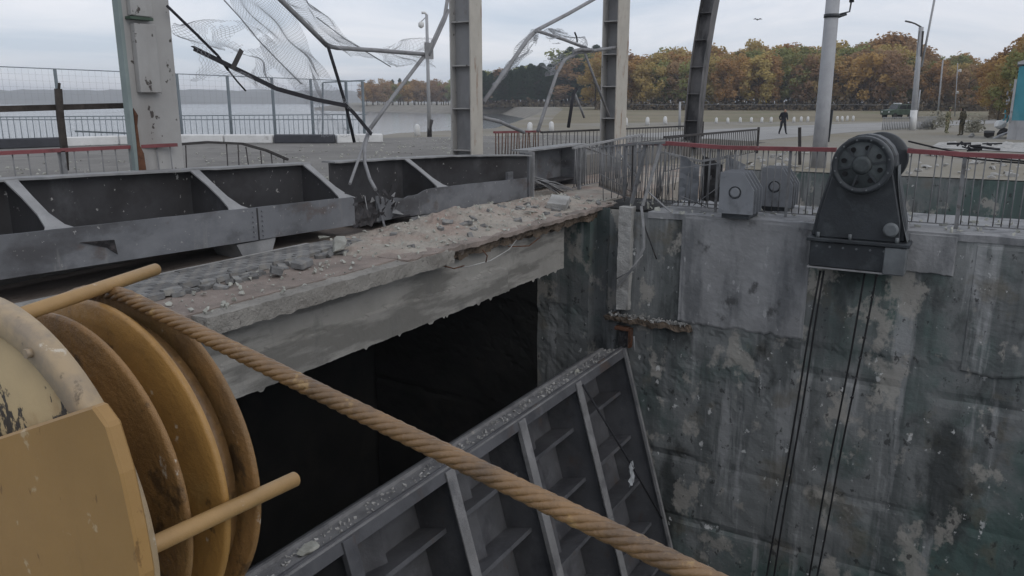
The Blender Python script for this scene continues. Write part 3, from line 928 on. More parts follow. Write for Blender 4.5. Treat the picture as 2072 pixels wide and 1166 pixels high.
def column(label, x0, x1, zb, zt, mats, battens, lean=(0, 0), box_part=False, group='hoist gantry columns'):
    """plated steel column: a face plate set back between two flanges, with cross battens"""
    xm = (x0 + x1) / 2
    c = thing('steel_column', label, 'column', (xm, 10.9, zb), group)
    plate, edge, wb_ = mats
    w = x1 - x0
    y0, y1 = 10.68, (10.79 if box_part else 11.16)

    def L_(p, z):
        t = (z - zb) / (zt - zb)
        return Vector((p[0] + lean[0] * t * t, p[1] + lean[1] * t * t, z))

    def slab_(b, xa, xb, ya, yb, za=zb, zc=zt):
        n = 10
        rings = []
        for i in range(n + 1):
            z = za + (zc - za) * i / n
            rings.append([b.verts.new(L_(p, z)) for p in ((xa, ya), (xb, ya), (xb, yb), (xa, yb))])
        b.faces.new(rings[0][::-1])
        b.faces.new(rings[-1])
        for r1, r2 in zip(rings, rings[1:]):
            for k in range(4):
                b.faces.new((r1[k], r1[(k + 1) % 4], r2[(k + 1) % 4], r2[k]))
    if box_part:
        part('face_plate', plate, c, lambda b: slab_(b, x0 + 0.06, x1, y0 + 0.001, y0 + 0.04))
        part('edge_flange', edge, c, lambda b: slab_(b, x0, x0 + 0.058, y0 - 0.015, y1))
        part('back_flange', plate, c, lambda b: slab_(b, x1 - 0.06, x1 - 0.002, y0 + 0.042, y1))
        part('cover_box', plate, c, lambda b: box(b, x0 + 0.16, x0 + 0.50, y0 - 0.11, y0 - 0.001, 2.42, 3.38), 0.01)
        part('angle_bracket', M['army'], c, lambda b: box(b, x0 + 0.10, x0 + 0.46, y0 - 0.13, y0 - 0.002, 3.43, 3.47))
        part('cover_box', plate, c, lambda b: box(b, x0 + 0.14, x0 + 0.48, y0 - 0.10, y0 - 0.001, 3.48, 4.6), 0.01)
        part('torn_edge', M['rust'], c, lambda b: prism(b, [(x0 + 0.05, y0 - 0.02, 1.3), (x0 + 0.17, y0 - 0.02, 1.3), (x0 + 0.16, y0 - 0.02, 1.55), (x0 + 0.11, y0 - 0.02, 1.66), (x0 + 0.10, y0 - 0.02, 1.95), (x0 + 0.13, y0 - 0.02, 2.1), (x0 + 0.07, y0 - 0.02, 2.2)], (0, 0.018, 0)))
        part('base_plate', M['rust'], c, lambda b: box(b, x0 - 0.05, x1 + 0.1, y0 - 0.15, y1 + 0.1, zb - 0.03, zb + 0.01))
    else:
        yf, yb_ = battens[0]                       # front and back flange planes
        zs = battens[1]
        part('front_flange', edge, c, lambda b: slab_(b, x0, x1, yf, yf + 0.035))
        part('back_flange', plate, c, lambda b: slab_(b, x0 + 0.03, x1, yb_ - 0.035, yb_))
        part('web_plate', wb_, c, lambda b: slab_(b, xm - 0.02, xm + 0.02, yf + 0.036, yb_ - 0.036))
        for z in zs:
            q = L_((0, 0), z)
            part('stiffener', plate, c, lambda b: box(b, x0 + 0.05 + q.x, xm - 0.022 + q.x, yf + 0.037 + q.y, yb_ - 0.037 + q.y, z - 0.014, z + 0.014))
    return c


CW = (M['column'], M['column_edge'], M['column_web'])
column('widest pale column at the left with two cover boxes and rust holes', 7.28, 8.12, 1.27, 7.5, (M['column'], M['teal_edge'], None), (), box_part=True)


def isection(label, pl, pm, pr, py, yf, zb, zt, mats, zs, lean=(0, 0)):
    xa, xb = at(pm, py, 'y', yf).x, at(pr, py, 'y', yf).x
    yb_ = at(pl, py, 'x', xa + 0.03).y
    return column(label, xa, xb, zb, zt, mats, ((yf, yb_), zs), lean)


isection('second column, grey web with cream right flange, above the short girder', 911, 953, 976, 160, 10.45, 1.0, 8.0, CW, [1.15 + 0.98 * k for k in range(7)])
isection('third column, upright grey steel, left of the autumn wood', 1217, 1249, 1271, 130, 10.5, 0.3, 8.5, CW, [1.75 + 1.02 * k for k in range(7)])
c4 = isection('fourth column, soot-blackened and leaning to the right', 1386, 1414, 1424, 200, 10.5, 0.3, 9.0, (M['sooted_column'],) * 3, [1.5 + 1.1 * k for k in range(7)], lean=(1.5, -0.45))
# ================================================================== BENT FENCE FRAMES WITH NETTING


def px_path(pts, y):
    ys = y if isinstance(y, (list, tuple)) else [y] * len(pts)
    return [at(a, b, 'y', c) for (a, b), c in zip(pts, ys)]


fr1 = thing('torn_fence_frame', 'torn pipe frame with hanging wire netting between the two nearest columns', 'fence frame', (11, 10.6, 1.3))
pipes = [
    ('pipe', [(338, 12), (400, 72), (440, 112), (462, 142)], 10.55, 0.022, 'blackpipe'),
    ('pipe', [(462, 142), (480, 165), (497, 184)], 10.55, 0.014, 'blackpipe'),
    ('pipe', [(555, -14), (568, 0), (615, 46), (662, 93)], 10.6, 0.045, 'pipe'),
    ('pipe', [(662, 93), (682, 97), (760, 102), (868, 111)], 10.6, 0.042, 'pipe'),
    ('pipe', [(664, 95), (684, 160), (700, 214), (717, 288)], 10.5, 0.03, 'blackpipe'),
    ('pipe', [(906, -5), (900, 32), (870, 98), (800, 190), (748, 262)], 10.62, 0.04, 'pipe'),
    ('pipe', [(908, 20), (900, 42), (868, 112)], 10.55, 0.03, 'pipe'),
    ('pipe', [(748, 262), (738, 300), (738, 330), (748, 362), (760, 384)], [10.6, 10.4, 10.2, 9.9, 9.6], 0.035, 'pipe'),
    ('pipe', [(744, 268), (730, 310), (708, 372)], [10.6, 10.4, 9.7], 0.028, 'pipe'),
    ('wire', [(453, 0), (488, 38), (520, 78), (560, 120), (610, 170)], 10.75, 0.012, 'net'),
    ('wire', [(640, 35), (700, 80), (790, 135)], 10.75, 0.012, 'net'),
]
for nm, pts, y, r, mk in pipes:
    part(nm, M[mk], fr1, lambda b, pts=pts, y=y, r=r: tube(b, px_path(pts, y), r, 8))
ang = px_path([(392, 98), (470, 136), (560, 180), (640, 202), (700, 214), (716, 229), (752, 272)], 10.45)


def angle_iron(b):
    for p, q in zip(ang, ang[1:]):
        beam(b, p, q, 0.012, 0.075, (0, 0, 1))
        beam(b, p + Vector((0, 0.03, 0.03)), q + Vector((0, 0.03, 0.03)), 0.06, 0.012, (0, 0, 1))


part('angle_iron', M['blackpipe'], fr1, angle_iron)
a, b_ = px_path([(470, 140), (489, 101)], 10.42)
part('plate', M['darkbar'], fr1, lambda b: beam(b, a, b_, 0.012, 0.085, (1, 0, 0)))
p_ = at(868, 103, 'y', 10.56)
part('plate', M['dust'], fr1, lambda b: beam(b, p_ + Vector((0, 0, -0.17)), p_ + Vector((0, 0, 0.17)), 0.3, 0.02, (0, 1, 0)))


def netting(bm, corners, nu, nv, amp, seed, r=0.0026, hole=0.35, y=10.7):
    """wire mesh sheet hung between four sighted corners, sagging and torn"""
    rg = random.Random(seed)
    c = [at(px, py, 'y', yy) for px, py, yy in corners]

    def P(u, v):
        p = c[0] * (1 - u) * (1 - v) + c[1] * u * (1 - v) + c[2] * u * v + c[3] * (1 - u) * v
        q = Vector((u * 1.6 + seed, v * 1.6, seed * 0.7))
        return p + Vector((fbm(q, 1.0, 2), 1.6 * fbm(q + Vector((4, 1, 0)), 1.3, 2), fbm(q + Vector((0, 8, 3)), 1.0, 2))) * amp
    segs = 2 * max(nu, nv)
    for fam in (0, 1):
        for k in range(-nv, nu + 1):
            run = []
            for i in range(segs + 1):
                v = i / segs
                u = (k + (v * nv if fam == 0 else (1 - v) * nv)) / nu
                ok = 0 <= u <= 1
                if ok and fbm((u * 2.6 + seed * 3.3, v * 2.6, 1.5), 1.0, 3) + 0.1 * rg.random() > hole:
                    ok = False
                if ok:
                    run.append(P(u, v))
                if (not ok or i == segs) and run:
                    if len(run) > 1:
                        tube(bm, run, r, 3, False)
                    run = []


part('netting', M['net'], fr1, lambda b: netting(b, [(455, -25, 10.9), (575, -15, 10.7), (695, 215, 10.55), (600, 185, 10.75)], 26, 40, 0.18, 2, hole=0.75), recalc=False)
part('netting', M['net'], fr1, lambda b: netting(b, [(380, 45, 10.6), (520, 55, 10.8), (600, 180, 10.7), (395, 145, 10.55)], 30, 20, 0.25, 5, hole=0.28), recalc=False)
part('netting', M['net'], fr1, lambda b: netting(b, [(565, -10, 10.65), (640, 20, 10.75), (760, 120, 10.75), (660, 92, 10.65)], 10, 36, 0.14, 8, hole=0.5), recalc=False)
part('netting', M['net'], fr1, lambda b: netting(b, [(760, 100, 10.6), (868, 80, 10.7), (868, 140, 10.7), (800, 130, 10.6)], 20, 10, 0.2, 11, hole=0.45), recalc=False)
part('netting', M['net'], fr1, lambda b: netting(b, [(600, 180, 10.7), (690, 205, 10.6), (712, 280, 10.6), (640, 280, 10.7)], 14, 14, 0.12, 14, hole=0.5), recalc=False)

fr2 = thing('torn_fence_frame', 'bent grey pipe frame with net scraps between the second and third columns', 'fence frame', (20, 10.6, 0.8))
for pts, y, r, mk in [
    ([(1210, -6), (1150, 28), (1085, 62), (1067, 80), (1020, 148), (978, 208)], 10.7, 0.055, 'pipe'),
    ([(1085, 62), (1140, 80), (1200, 103)], 10.6, 0.045, 'pipe'),
    ([(1253, 95), (1200, 103), (1168, 107), (1142, 122), (1127, 148), (1108, 205), (1088, 266)], 10.6, 0.05, 'pipe'),
    ([(1200, 102), (1175, 100), (1160, 104)], 10.5, 0.05, 'pipe'),
    ([(1184, 110), (1205, 165), (1233, 236)], 10.5, 0.04, 'pipe'),
    ([(1166, 180), (1160, 192), (1150, 258)], 10.5, 0.05, 'blackpipe'),
    ([(1163, 190), (1176, 222), (1182, 238)], 10.6, 0.035, 'pipe'),
    ([(976, 238), (1010, 246), (1060, 268)], 10.9, 0.05, 'pipe'),
    ([(1163, 66), (1167, 76), (1168, 86)], 10.6, 0.025, 'blackpipe'),
]:
    part('pipe', M[mk], fr2, lambda b, pts=pts, y=y, r=r: tube(b, px_path(pts, y), r, 8))
part('netting', M['net'], fr2, lambda b: netting(b, [(1000, 170, 10.8), (1075, 65, 10.8), (1095, 75, 10.7), (1015, 165, 10.7)], 30, 8, 0.2, 3, 0.005, 0.5), recalc=False)
part('netting', M['net'], fr2, lambda b: netting(b, [(1085, 62, 10.7), (1150, 55, 10.9), (1190, 100, 10.7), (1130, 85, 10.7)], 22, 12, 0.3, 6, 0.005, 0.3), recalc=False)
part('netting', M['net'], fr2, lambda b: netting(b, [(1110, 110, 10.7), (1160, 112, 10.7), (1125, 150, 10.7), (1105, 140, 10.7)], 14, 12, 0.25, 9, 0.005, 0.35), recalc=False)

# ================================================================== RAILINGS
_barcache = {}


def railing(name, label, path, zb, zt, spacing, top_mat, bar_mat, post_at=(), r=0.009, top=(0.05, 0.035), lower=0.08, group=None,
            bend=None, drop=0.0, seed=1, zb_f=None, cat='railing'):
    """path: list of (x, y); zb / zt: base and top heights (numbers or lists along the path)"""
    rg = random.Random(seed)
    P = [Vector((x, y, 0)) for x, y in path]
    ZB = zb if isinstance(zb, (list, tuple)) else [zb] * len(P)
    ZT = zt if isinstance(zt, (list, tuple)) else [zt] * len(P)
    root = thing(name, label, cat, (P[0].x, P[0].y, ZB[0]), group)
    tops = [Vector((p.x, p.y, z)) for p, z in zip(P, ZT)]
    bots = [Vector((p.x, p.y, z + lower)) for p, z in zip(P, ZB)]

    def railbars(b, pts, w, h):
        for p, q in zip(pts, pts[1:]):
            beam(b, p, q, w, h)
    part('top_rail', top_mat, root, lambda b: railbars(b, tops, *top))
    part('bottom_rail', bar_mat, root, lambda b: railbars(b, bots, 0.025, 0.02))
    for i in range(len(P) - 1):
        ln = (P[i + 1] - P[i]).length
        n = max(1, int(ln / spacing))
        for k in range(n):
            t = (k + 0.5) / n
            p, q = bots[i].lerp(bots[i + 1], t), tops[i].lerp(tops[i + 1], t)
            if rg.random() < drop:
                continue
            h = q.z - p.z - 0.02
            key = (round(r, 4), bar_mat.name)
            if key not in _barcache:
                bm = bmesh.new()
                tube(bm, [(0, 0, 0), (0, 0, 1)], r, 5)
                o = new('bar', bm, bar_mat, root, local=True)
                o.location = p - WL[root.name]
                _barcache[key] = o
            else:
                o = copy_part(_barcache[key], root, p)
            o.scale = (1, 1, h)
            if bend:
                o.rotation_euler = (rg.uniform(-bend, bend), rg.uniform(-bend, bend), 0)
    for (x, y, w) in post_at:
        zb0 = ZB[0]
        part('post', bar_mat, root, lambda b: box(b, x - w / 2, x + w / 2, y - w / 2, y + w / 2, zb0, ZT[0] - 0.018))
    return root


XR = 16.65
railing('railing', 'red-topped railing left of the black hoist bearing, behind the grey brackets', [(XR, 5.9), (XR, 4.6), (XR, 2.45)], 0.0, [1.42, 1.36, 1.38], 0.13,
        M['red'], M['bar'], [(XR, 4.75, 0.05), (XR, 3.3, 0.05)], 0.011, (0.14, 0.08), bend=0.02, drop=0.08)
railing('railing', 'red-topped railing running right from the black hoist bearing', [(XR, 1.2), (XR, 0.25), (XR, -3.2)], 0.0, [1.40, 1.36, 1.33], 0.125,
        M['red'], M['bar'], [(XR, 0.25, 0.07), (XR, -2.2, 0.07)], 0.011, (0.14, 0.08), bend=0.015, drop=0.1, seed=5)
# crushed railing at the pier corner
cr_ = thing('crushed_railing', 'crushed tangle of grey railing bars at the corner of the pier', 'railing', (17.2, 6.2, 0.1))
src = None
for k in range(46):
    y = rnd.uniform(4.4, 7.4)
    x = rnd.uniform(16.5, 18.3)
    z0 = rnd.uniform(0.0, 0.25)
    ln = rnd.uniform(0.6, 1.2)
    rot = (rnd.gauss(0, 0.09), rnd.gauss(0, 0.09), 0)
    if rnd.random() < 0.09:
        rot = (rnd.uniform(-1.3, 1.3), rnd.uniform(-1.2, 1.2), 0)
    if src is None:
        bm = bmesh.new()
        tube(bm, [(0, 0, 0), (0.008, 0, 0.5), (0, 0, 1)], 0.0105, 5)
        src = new('bar', bm, M['bar'], cr_, local=True)
        o = src
        o.location = Vector((x, y, z0)) - WL[cr_.name]
    else:
        o = copy_part(src, cr_, (x, y, z0))
    o.rotation_euler = rot
    o.scale = (1, 1, ln)
for p, q, w, mk in [((16.9, 6.75, 0.02), (17.1, 6.55, 1.35), 0.09, 'bar'), ((16.55, 6.35, 0.05), (16.75, 6.05, 1.38), 0.08, 'dust'), ((17.3, 6.9, 0.05), (17.35, 6.95, 1.3), 0.05, 'darkbar'),
                    ((17.5, 7.1, 1.33), (16.7, 5.9, 1.38), 0.06, 'red'), ((17.4, 6.7, 1.2), (19.2, 7.9, 0.95), 0.05, 'dust'), ((17.0, 6.6, 0.5), (19.0, 8.0, 1.05), 0.04, 'bar'),
                    ((16.7, 6.3, 0.35), (15.98, 5.5, 0.02), 0.03, 'dust'), ((16.5, 5.6, 0.9), (16.6, 4.6, 1.05), 0.03, 'bar')]:
    part('post', M[mk], cr_, lambda b, p=p, q=q, w=w: beam(b, p, q, w, w * 0.7))
for k in range(3):
    y0 = 5.7 - k * 0.42
    part('bent_plate', M['bracket'] if k != 1 else M['web'], cr_, lambda b: grid(b, 6, 10, lambda u, v: (17.0 + 0.3 * k + 0.05 * fbm((u, v * 2, k)), y0 - 0.45 * u, 0.15 + (1.0 - 0.2 * u) * v + 0.04 * fbm((u * 2, v, k)))))
railing('bent_railing', 'closely barred grey railing panel bent round the corner of the pier', [(17.55, 7.2), (17.1, 6.75), (16.75, 5.95)], 0.02, [1.30, 1.36, 1.42], 0.075, M['bar'], M['bar'], [(17.55, 7.2, 0.07)], 0.0105, (0.07, 0.05), seed=51, bend=0.03)
railing('bent_railing', 'sagging closely barred railing panel right of the bent corner panel', [(16.95, 6.2), (17.2, 5.3), (17.0, 4.5)], 0.02, [1.22, 1.02, 1.18], 0.08, M['dust'], M['bar'], (), 0.0105, (0.06, 0.05), seed=52, bend=0.07, drop=0.05)
railing('bent_railing', 'closely barred railing panel running back from the pier corner', [(17.6, 7.25), (19.4, 8.7)], 0.02, [1.30, 1.12], 0.08, M['bar'], M['bar'], (), 0.0105, (0.06, 0.05), seed=53, bend=0.05)
# loose strip hanging over the pier corner
ls = thing('hanging_strip', 'pale bent steel strip hanging down the corner of the pier wall', 'scrap', (15.85, 6.1, -1.4))
part('strip', M['dust'], ls, lambda b: [beam(b, p, q, 0.055, 0.012, (1, 0, 0)) for p, q in zip(
    [(15.95, 6.15, 0.12), (15.8, 6.02, -0.3), (15.76, 5.98, -0.75), (15.74, 6.2, -1.2)], [(15.8, 6.02, -0.3), (15.76, 5.98, -0.75), (15.74, 6.2, -1.2), (15.78, 6.55, -1.65)])])
part('wire', M['dust'], ls, lambda b: tube(b, [(15.76, 6.0, -0.9), (15.72, 6.3, -1.3), (15.74, 6.6, -1.5)], 0.012, 6))
part('wire', M['burnt'], ls, lambda b: tube(b, [(15.98, 6.2, 0.1), (15.9, 6.0, -0.4), (15.93, 5.75, -1.0)], 0.014, 6))

# railings beyond, on the road deck
p0, p1 = at(1000, 268, 'y', 12.0), at(1092, 266, 'y', 12.0)
railing('railing', 'short rust-red barred railing piece beside the second column', [(p0.x, 12.0), (p1.x, 12.0)], 0.66, [p0.z, p1.z], 0.16, M['red'], M['rust'], (), 0.016, (0.07, 0.06), group=None, seed=3, bend=0.06)
p0, p1, p2 = at(1095, 268, 'y', 11.6), at(1240, 262, 'y', 11.6), at(1422, 254, 'y', 11.6)
railing('railing', 'long dark railing crossing in front of the third and fourth columns', [(p0.x, 11.6), (p1.x, 11.6), (p2.x, 11.6)], 0.66, [p0.z, p1.z, p2.z], 0.3, M['darkbar'], M['darkbar'], [(p2.x, 11.6, 0.08)], 0.012, (0.07, 0.06), seed=4, bend=0.04)
p0, p1 = at(1345, 278, 'y', 8.6), at(1535, 262, 'y', 8.6)
railing('railing', 'dark barred railing below the fourth column, behind the red rail', [(p0.x, 8.6), (p1.x, 8.6)], [0.05, 0.05], [p0.z, p1.z], 0.3, M['darkbar'], M['darkbar'], [(p1.x, 8.6, 0.09)], 0.016, (0.08, 0.07), seed=6)
p0, p1 = at(1160, 300, 'y', 9.2), at(1300, 272, 'y', 9.2)
railing('railing', 'dense grey barred railing standing past the small girder stub', [(p0.x, 9.2), (p1.x, 9.2)], 0.0, [p0.z, p1.z], 0.16, M['dust'], M['bar'], [(p0.x + 0.4, 9.2, 0.08)], 0.014, (0.08, 0.05), bend=0.05, seed=8)
p0, p1, p2 = at(-60, 313, 'y', 10.9), at(190, 301, 'y', 10.9), at(352, 293, 'y', 10.62)
railing('railing', 'low red-topped railing in front of the widest column, upper left', [(p0.x, 10.9), (p1.x, 10.9), (p2.x, 10.55)], 0.8, [p0.z, p1.z, p2.z], 0.19, M['red'], M['bar'], [(at(128, 330, 'y', 10.9).x, 10.9, 0.06)], 0.009, (0.06, 0.05), seed=9, bend=0.02)
pts = [(352, 293), (420, 288), (490, 291), (540, 305), (582, 323)]
ps = px_path(pts, 10.85)
railing('bent_railing', 'blackened railing sagging to the road right of the widest column', [(p.x, p.y) for p in ps], 0.8, [p.z for p in ps], 0.22, M['darkbar'], M['darkbar'], (), 0.011, (0.05, 0.04), seed=12, bend=0.12, drop=0.15, lower=0.05)

bm = bmesh.new()
for k in range(700):
    x = rnd.uniform(4, 34)
    hull(bm, (x, rnd.uniform(11.2, 22), 0.66), [rnd.uniform(0.02, 0.08) for _ in range(3)], rnd, 8)
struct('road_debris', bm, M['chunk'], 'stuff')
# ================================================================== GATE IN THE BAY
GD = Vector((0, -0.275, -0.9615))      # down the gate
GN = Vector((0, -0.9615, 0.275))       # out of the gate, towards the camera side
GT = Vector((0, 6.55, -3.14))


def G(x, down, out):
    return Vector((x, 0, 0)) + GT + GD * down + GN * out


gate = thing('sluice_gate', 'fallen grey steel gate with ribs and shelves inside the dark bay', 'gate', (10, 6, -8))


def gbox(b, x0, x1, d0, d1, o0, o1):
    v = [b.verts.new(G(x, d, o)) for o in (o0, o1) for d in (d0, d1) for x in (x0, x1)]
    for f in ((0, 2, 3, 1), (4, 5, 7, 6), (0, 1, 5, 4), (2, 6, 7, 3), (0, 4, 6, 2), (1, 3, 7, 5)):
        b.faces.new([v[i] for i in f])


GX0, GX1 = 3.6, 15.86
part('skin_plate', M['gate'], gate, lambda b: gbox(b, GX0, GX1, 0.02, 5.6, -0.74, -0.70))
part('top_beam', M['gate_top'], gate, lambda b: gbox(b, GX0, GX1, -0.03, 0.0, -0.42, 0.16))
part('top_lip', M['gate'], gate, lambda b: gbox(b, GX0, GX1, 0.003, 0.17, 0.12, 0.155))
part('seal_rail', M['gate_top'], gate, lambda b: gbox(b, GX0, GX1, -0.085, -0.031, -0.42, -0.34))
part('seal_rail', M['gate'], gate, lambda b: gbox(b, GX0, GX1, -0.06, -0.031, 0.09, 0.13))
part('top_web', M['gate'], gate, lambda b: gbox(b, GX0, GX1, 0.003, 0.30, -0.69, -0.42))
RIBS = [4.6, 6.75, 9.0, 11.2, 13.45]
for i, x in enumerate(RIBS):
    r_ = part('rib', M['gate_top'] if i > 1 else M['gate'], gate, lambda b: gbox(b, x - 0.11, x + 0.11, 0.02 if i % 2 else 0.03, 5.6, 0.10 if i % 2 else 0.16, 0.19), 0.005)
    part('rib_web', M['gate'], r_, lambda b: gbox(b, x - 0.012, x + 0.012, 0.18, 5.6, -0.69, 0.09))
e_ = part('end_rib', M['gate_top'], gate, lambda b: gbox(b, GX1 - 0.09, GX1, -0.02, 5.6, 0.16, 0.22))
part('end_rib_web', M['gate'], e_, lambda b: gbox(b, GX1 - 0.02, GX1, 0.0, 5.6, -0.69, 0.159))
xs_ = [GX0] + RIBS + [GX1]
for a_, b_ in zip(xs_, xs_[1:]):
    for d in (0.95, 2.0, 3.05, 4.1, 5.1):
        sh = part('shelf', M['gate'], gate, lambda b: gbox(b, a_ + 0.03, b_ - 0.03, d, d + 0.02, -0.69, -0.18))
        part('shelf_edge', M['gate'], sh, lambda b: gbox(b, a_ + 0.03, b_ - 0.03, d - 0.005, d + 0.07, -0.179, -0.16))
    # folded stiffener half-way across the cell
    xm = (a_ + b_) / 2
    part('stiffener', M['gate'], gate, lambda b: prism(b, [G(xm - 0.55, 0.3, -0.69), G(xm, 0.3, -0.42), G(xm + 0.25, 0.3, -0.69)], GD * 5.2))
bm = bmesh.new()
for k in range(420):
    x = rnd.uniform(4.5, 15.8)
    s = rnd.choice((0.012, 0.018, 0.026, 0.04))
    p = G(x, -0.04, rnd.uniform(-0.3, 0.07))
    hull(bm, p, [s * rnd.uniform(0.6, 1.4) for _ in range(3)], rnd, 8)
o = new('grit', bm, M['pale'], gate)
o['kind'] = 'stuff'
for (x, o_, s, lab) in ((6.3, -0.05, (0.22, 0.13, 0.05), 'broken concrete flake lying on the gate beam near the winch drum'), (14.0, -0.1, (0.1, 0.07, 0.04), 'small concrete crumb lying on the far part of the gate beam')):
    bm = bmesh.new()
    hull(bm, (0, 0, 0), s, rnd, 14)
    o = tag(new('concrete_flake', bm, M['chunk']), lab, 'rubble')
    o.location = G(x, -0.03 - s[2] * 0.7, o_)
rod = thing('steel_rod', 'thin black rod leaning across the last cell of the gate', 'rod', G(15.7, 4.0, 0.2))
part('rod', M['blackpipe'], rod, lambda b: tube(b, [G(13.55, 0.12, 0.21), G(14.6, 2.0, 0.23), G(15.6, 3.9, 0.24)], 0.022, 6))
rag = bmesh.new()
rp = G(14.72, 2.2, 0.27)
grid(rag, 8, 14, lambda u, v: rp + Vector((0.24 * (u - 0.5) * (0.5 + v) + 0.05 * fbm((u * 2, v * 3, 1)), -0.02 + 0.07 * fbm((u * 3, v * 3, 4)), -0.55 * v + 0.03 * fbm((u * 4, v, 2)))))
tag(new('plastic_rag', rag, M['plastic'], smooth=True), 'scrap of torn pale plastic caught on the thin black rod', 'rag')
# rusted bracket on the wall above the gate corner
rbk = thing('wall_bracket', 'small orange-rusted bracket on the wall above the gate corner', 'bracket', (15.9, 6.35, -2.9))
part('plate', M['rust'], rbk, lambda b: box(b, 15.83, 15.99, 6.25, 6.30, -3.05, -2.62))
part('plate', M['rust'], rbk, lambda b: box(b, 15.80, 15.99, 6.31, 6.62, -2.66, -2.60))
part('plate', M['burnt'], rbk, lambda b: box(b, 15.9, 15.99, 6.31, 6.55, -3.05, -2.67))
part('pin', M['dust'], rbk, lambda b: tube(b, [(15.8, 6.15, -2.75), (15.78, 6.12, -3.1)], 0.02, 6))

# ================================================================== HOIST BEARING ON THE PIER
mc = thing('hoist_bearing', 'big black sheave housing with round wheel overhanging the pier wall', 'machine', (15.9, 1.75, -0.72))
yc, zc = 1.80, 1.20
part('base', M['machine'], mc, lambda b: box(b, 15.45, 16.5, 0.98, 2.58, -0.72, -0.24), 0.02)
part('base_plate', M['machine'], mc, lambda b: box(b, 15.38, 16.6, 0.90, 2.64, -0.235, -0.17), 0.01)
part('end_block', M['machine_grey'], mc, lambda b: box(b, 15.4, 15.9, 0.94, 1.30, -0.74, -0.25), 0.015)
part('base_lip', M['dust'], mc, lambda b: box(b, 15.43, 15.6, 0.97, 2.6, -0.75, -0.725))


def bodyprof(w0, w1, n=10):
    pts = [(yc + w0, -0.168), (yc + w0 * 0.93, 0.25), (yc + w1, zc)]
    for k in range(1, n):
        t = math.pi * k / n
        pts.append((yc + w1 * math.cos(t), zc + w1 * math.sin(t)))
    pts += [(yc - w1, zc), (yc - w0 * 0.97, 0.2), (yc - w0, -0.168)]
    return pts


part('housing', M['machine'], mc, lambda b: prism(b, [(15.62, y, z) for y, z in bodyprof(0.80, 0.53)], (0.5, 0, 0)), 0.03)
part('cheek_plate', M['machine'], mc, lambda b: prism(b, [(15.5, y, z) for y, z in bodyprof(0.72, 0.46)], (0.118, 0, 0)), 0.02)
part('side_shield', M['machine_grey'], mc, lambda b: grid(b, 6, 16, lambda u, v: (15.55 + 0.55 * u, yc - 0.54 - 0.28 * (1 - v) ** 1.5 - 0.02, -0.16 + 1.35 * v)))
wh = part('wheel', M['machine'], mc, lambda b: lathe(b, (15.24, yc, zc), (1, 0, 0), [(0.05, 0.40), (0.0, 0.44), (0.0, 0.49), (0.03, 0.505), (0.22, 0.505), (0.25, 0.49)], 48))
part('wheel_face', M['machine_face'], wh, lambda b: lathe(b, (15.268, yc, zc), (1, 0, 0), [(0.0, 0.18), (0.012, 0.2), (0.012, 0.40), (0.03, 0.41)], 48))
part('hub', M['machine_face'], wh, lambda b: lathe(b, (15.22, yc, zc), (1, 0, 0), [(0.0, 0.10), (0.012, 0.15), (0.05, 0.17)], 32))
for k in range(8):
    t = 2 * math.pi * (k + 0.3) / 8
    part('web_hole', M['black'], wh, lambda b: lathe(b, (15.262, yc + 0.31 * math.cos(t), zc + 0.31 * math.sin(t)), (1, 0, 0), [(0, 0.045), (0.012, 0.045)], 12))
for k in range(6):
    t = 2 * math.pi * (k + 0.8) / 6
    part('spoke', M['machine'], wh, lambda b: beam(b, (15.262, yc + 0.19 * math.cos(t), zc + 0.19 * math.sin(t)), (15.262, yc + 0.39 * math.cos(t), zc + 0.39 * math.sin(t)), 0.035, 0.02, (1, 0, 0)))
part('rear_wheel', M['machine'], mc, lambda b: lathe(b, (16.75, yc - 0.12, zc + 0.03), (1, 0, 0), [(0.0, 0.30), (0.0, 0.48), (0.03, 0.5), (0.2, 0.5), (0.25, 0.48)], 40))
part('axle', M['machine'], mc, lambda b: cyl(b, (15.3, yc, zc), (1, 0, -0.0), 0.12, 1.5, 20))
part('rear_leg', M['machine'], mc, lambda b: prism(b, [(16.7, yc + 0.4, 0.0), (16.7, yc - 0.55, 0.0), (16.7, yc - 0.35, zc), (16.7, yc + 0.2, zc)], (0.2, 0, 0)))
part('bolt_boss', M['machine_grey'], mc, lambda b: lathe(b, (15.42, 1.24, 0.06), (1, 0, 0), [(0, 0.09), (0.02, 0.13), (0.09, 0.13)], 20))
for y in (2.45, 1.9, 1.12):
    part('anchor_bolt', M['machine_grey'], mc, lambda b: cyl(b, (15.45, y, -0.17), (0, 0, 1), 0.03, 0.1, 8))
for k in range(12):
    t = 2 * math.pi * (k + 0.5) / 12
    part('bolt', M['machine_grey'], wh, lambda b: cyl(b, (15.225, yc + 0.45 * math.cos(t), zc + 0.45 * math.sin(t)), (1, 0, 0), 0.016, 0.02, 6))
for k in range(7):
    part('bolt', M['machine_grey'], mc, lambda b: cyl(b, (15.435, 1.08 + 0.23 * k, -0.33), (1, 0, 0), 0.022, 0.02, 6))
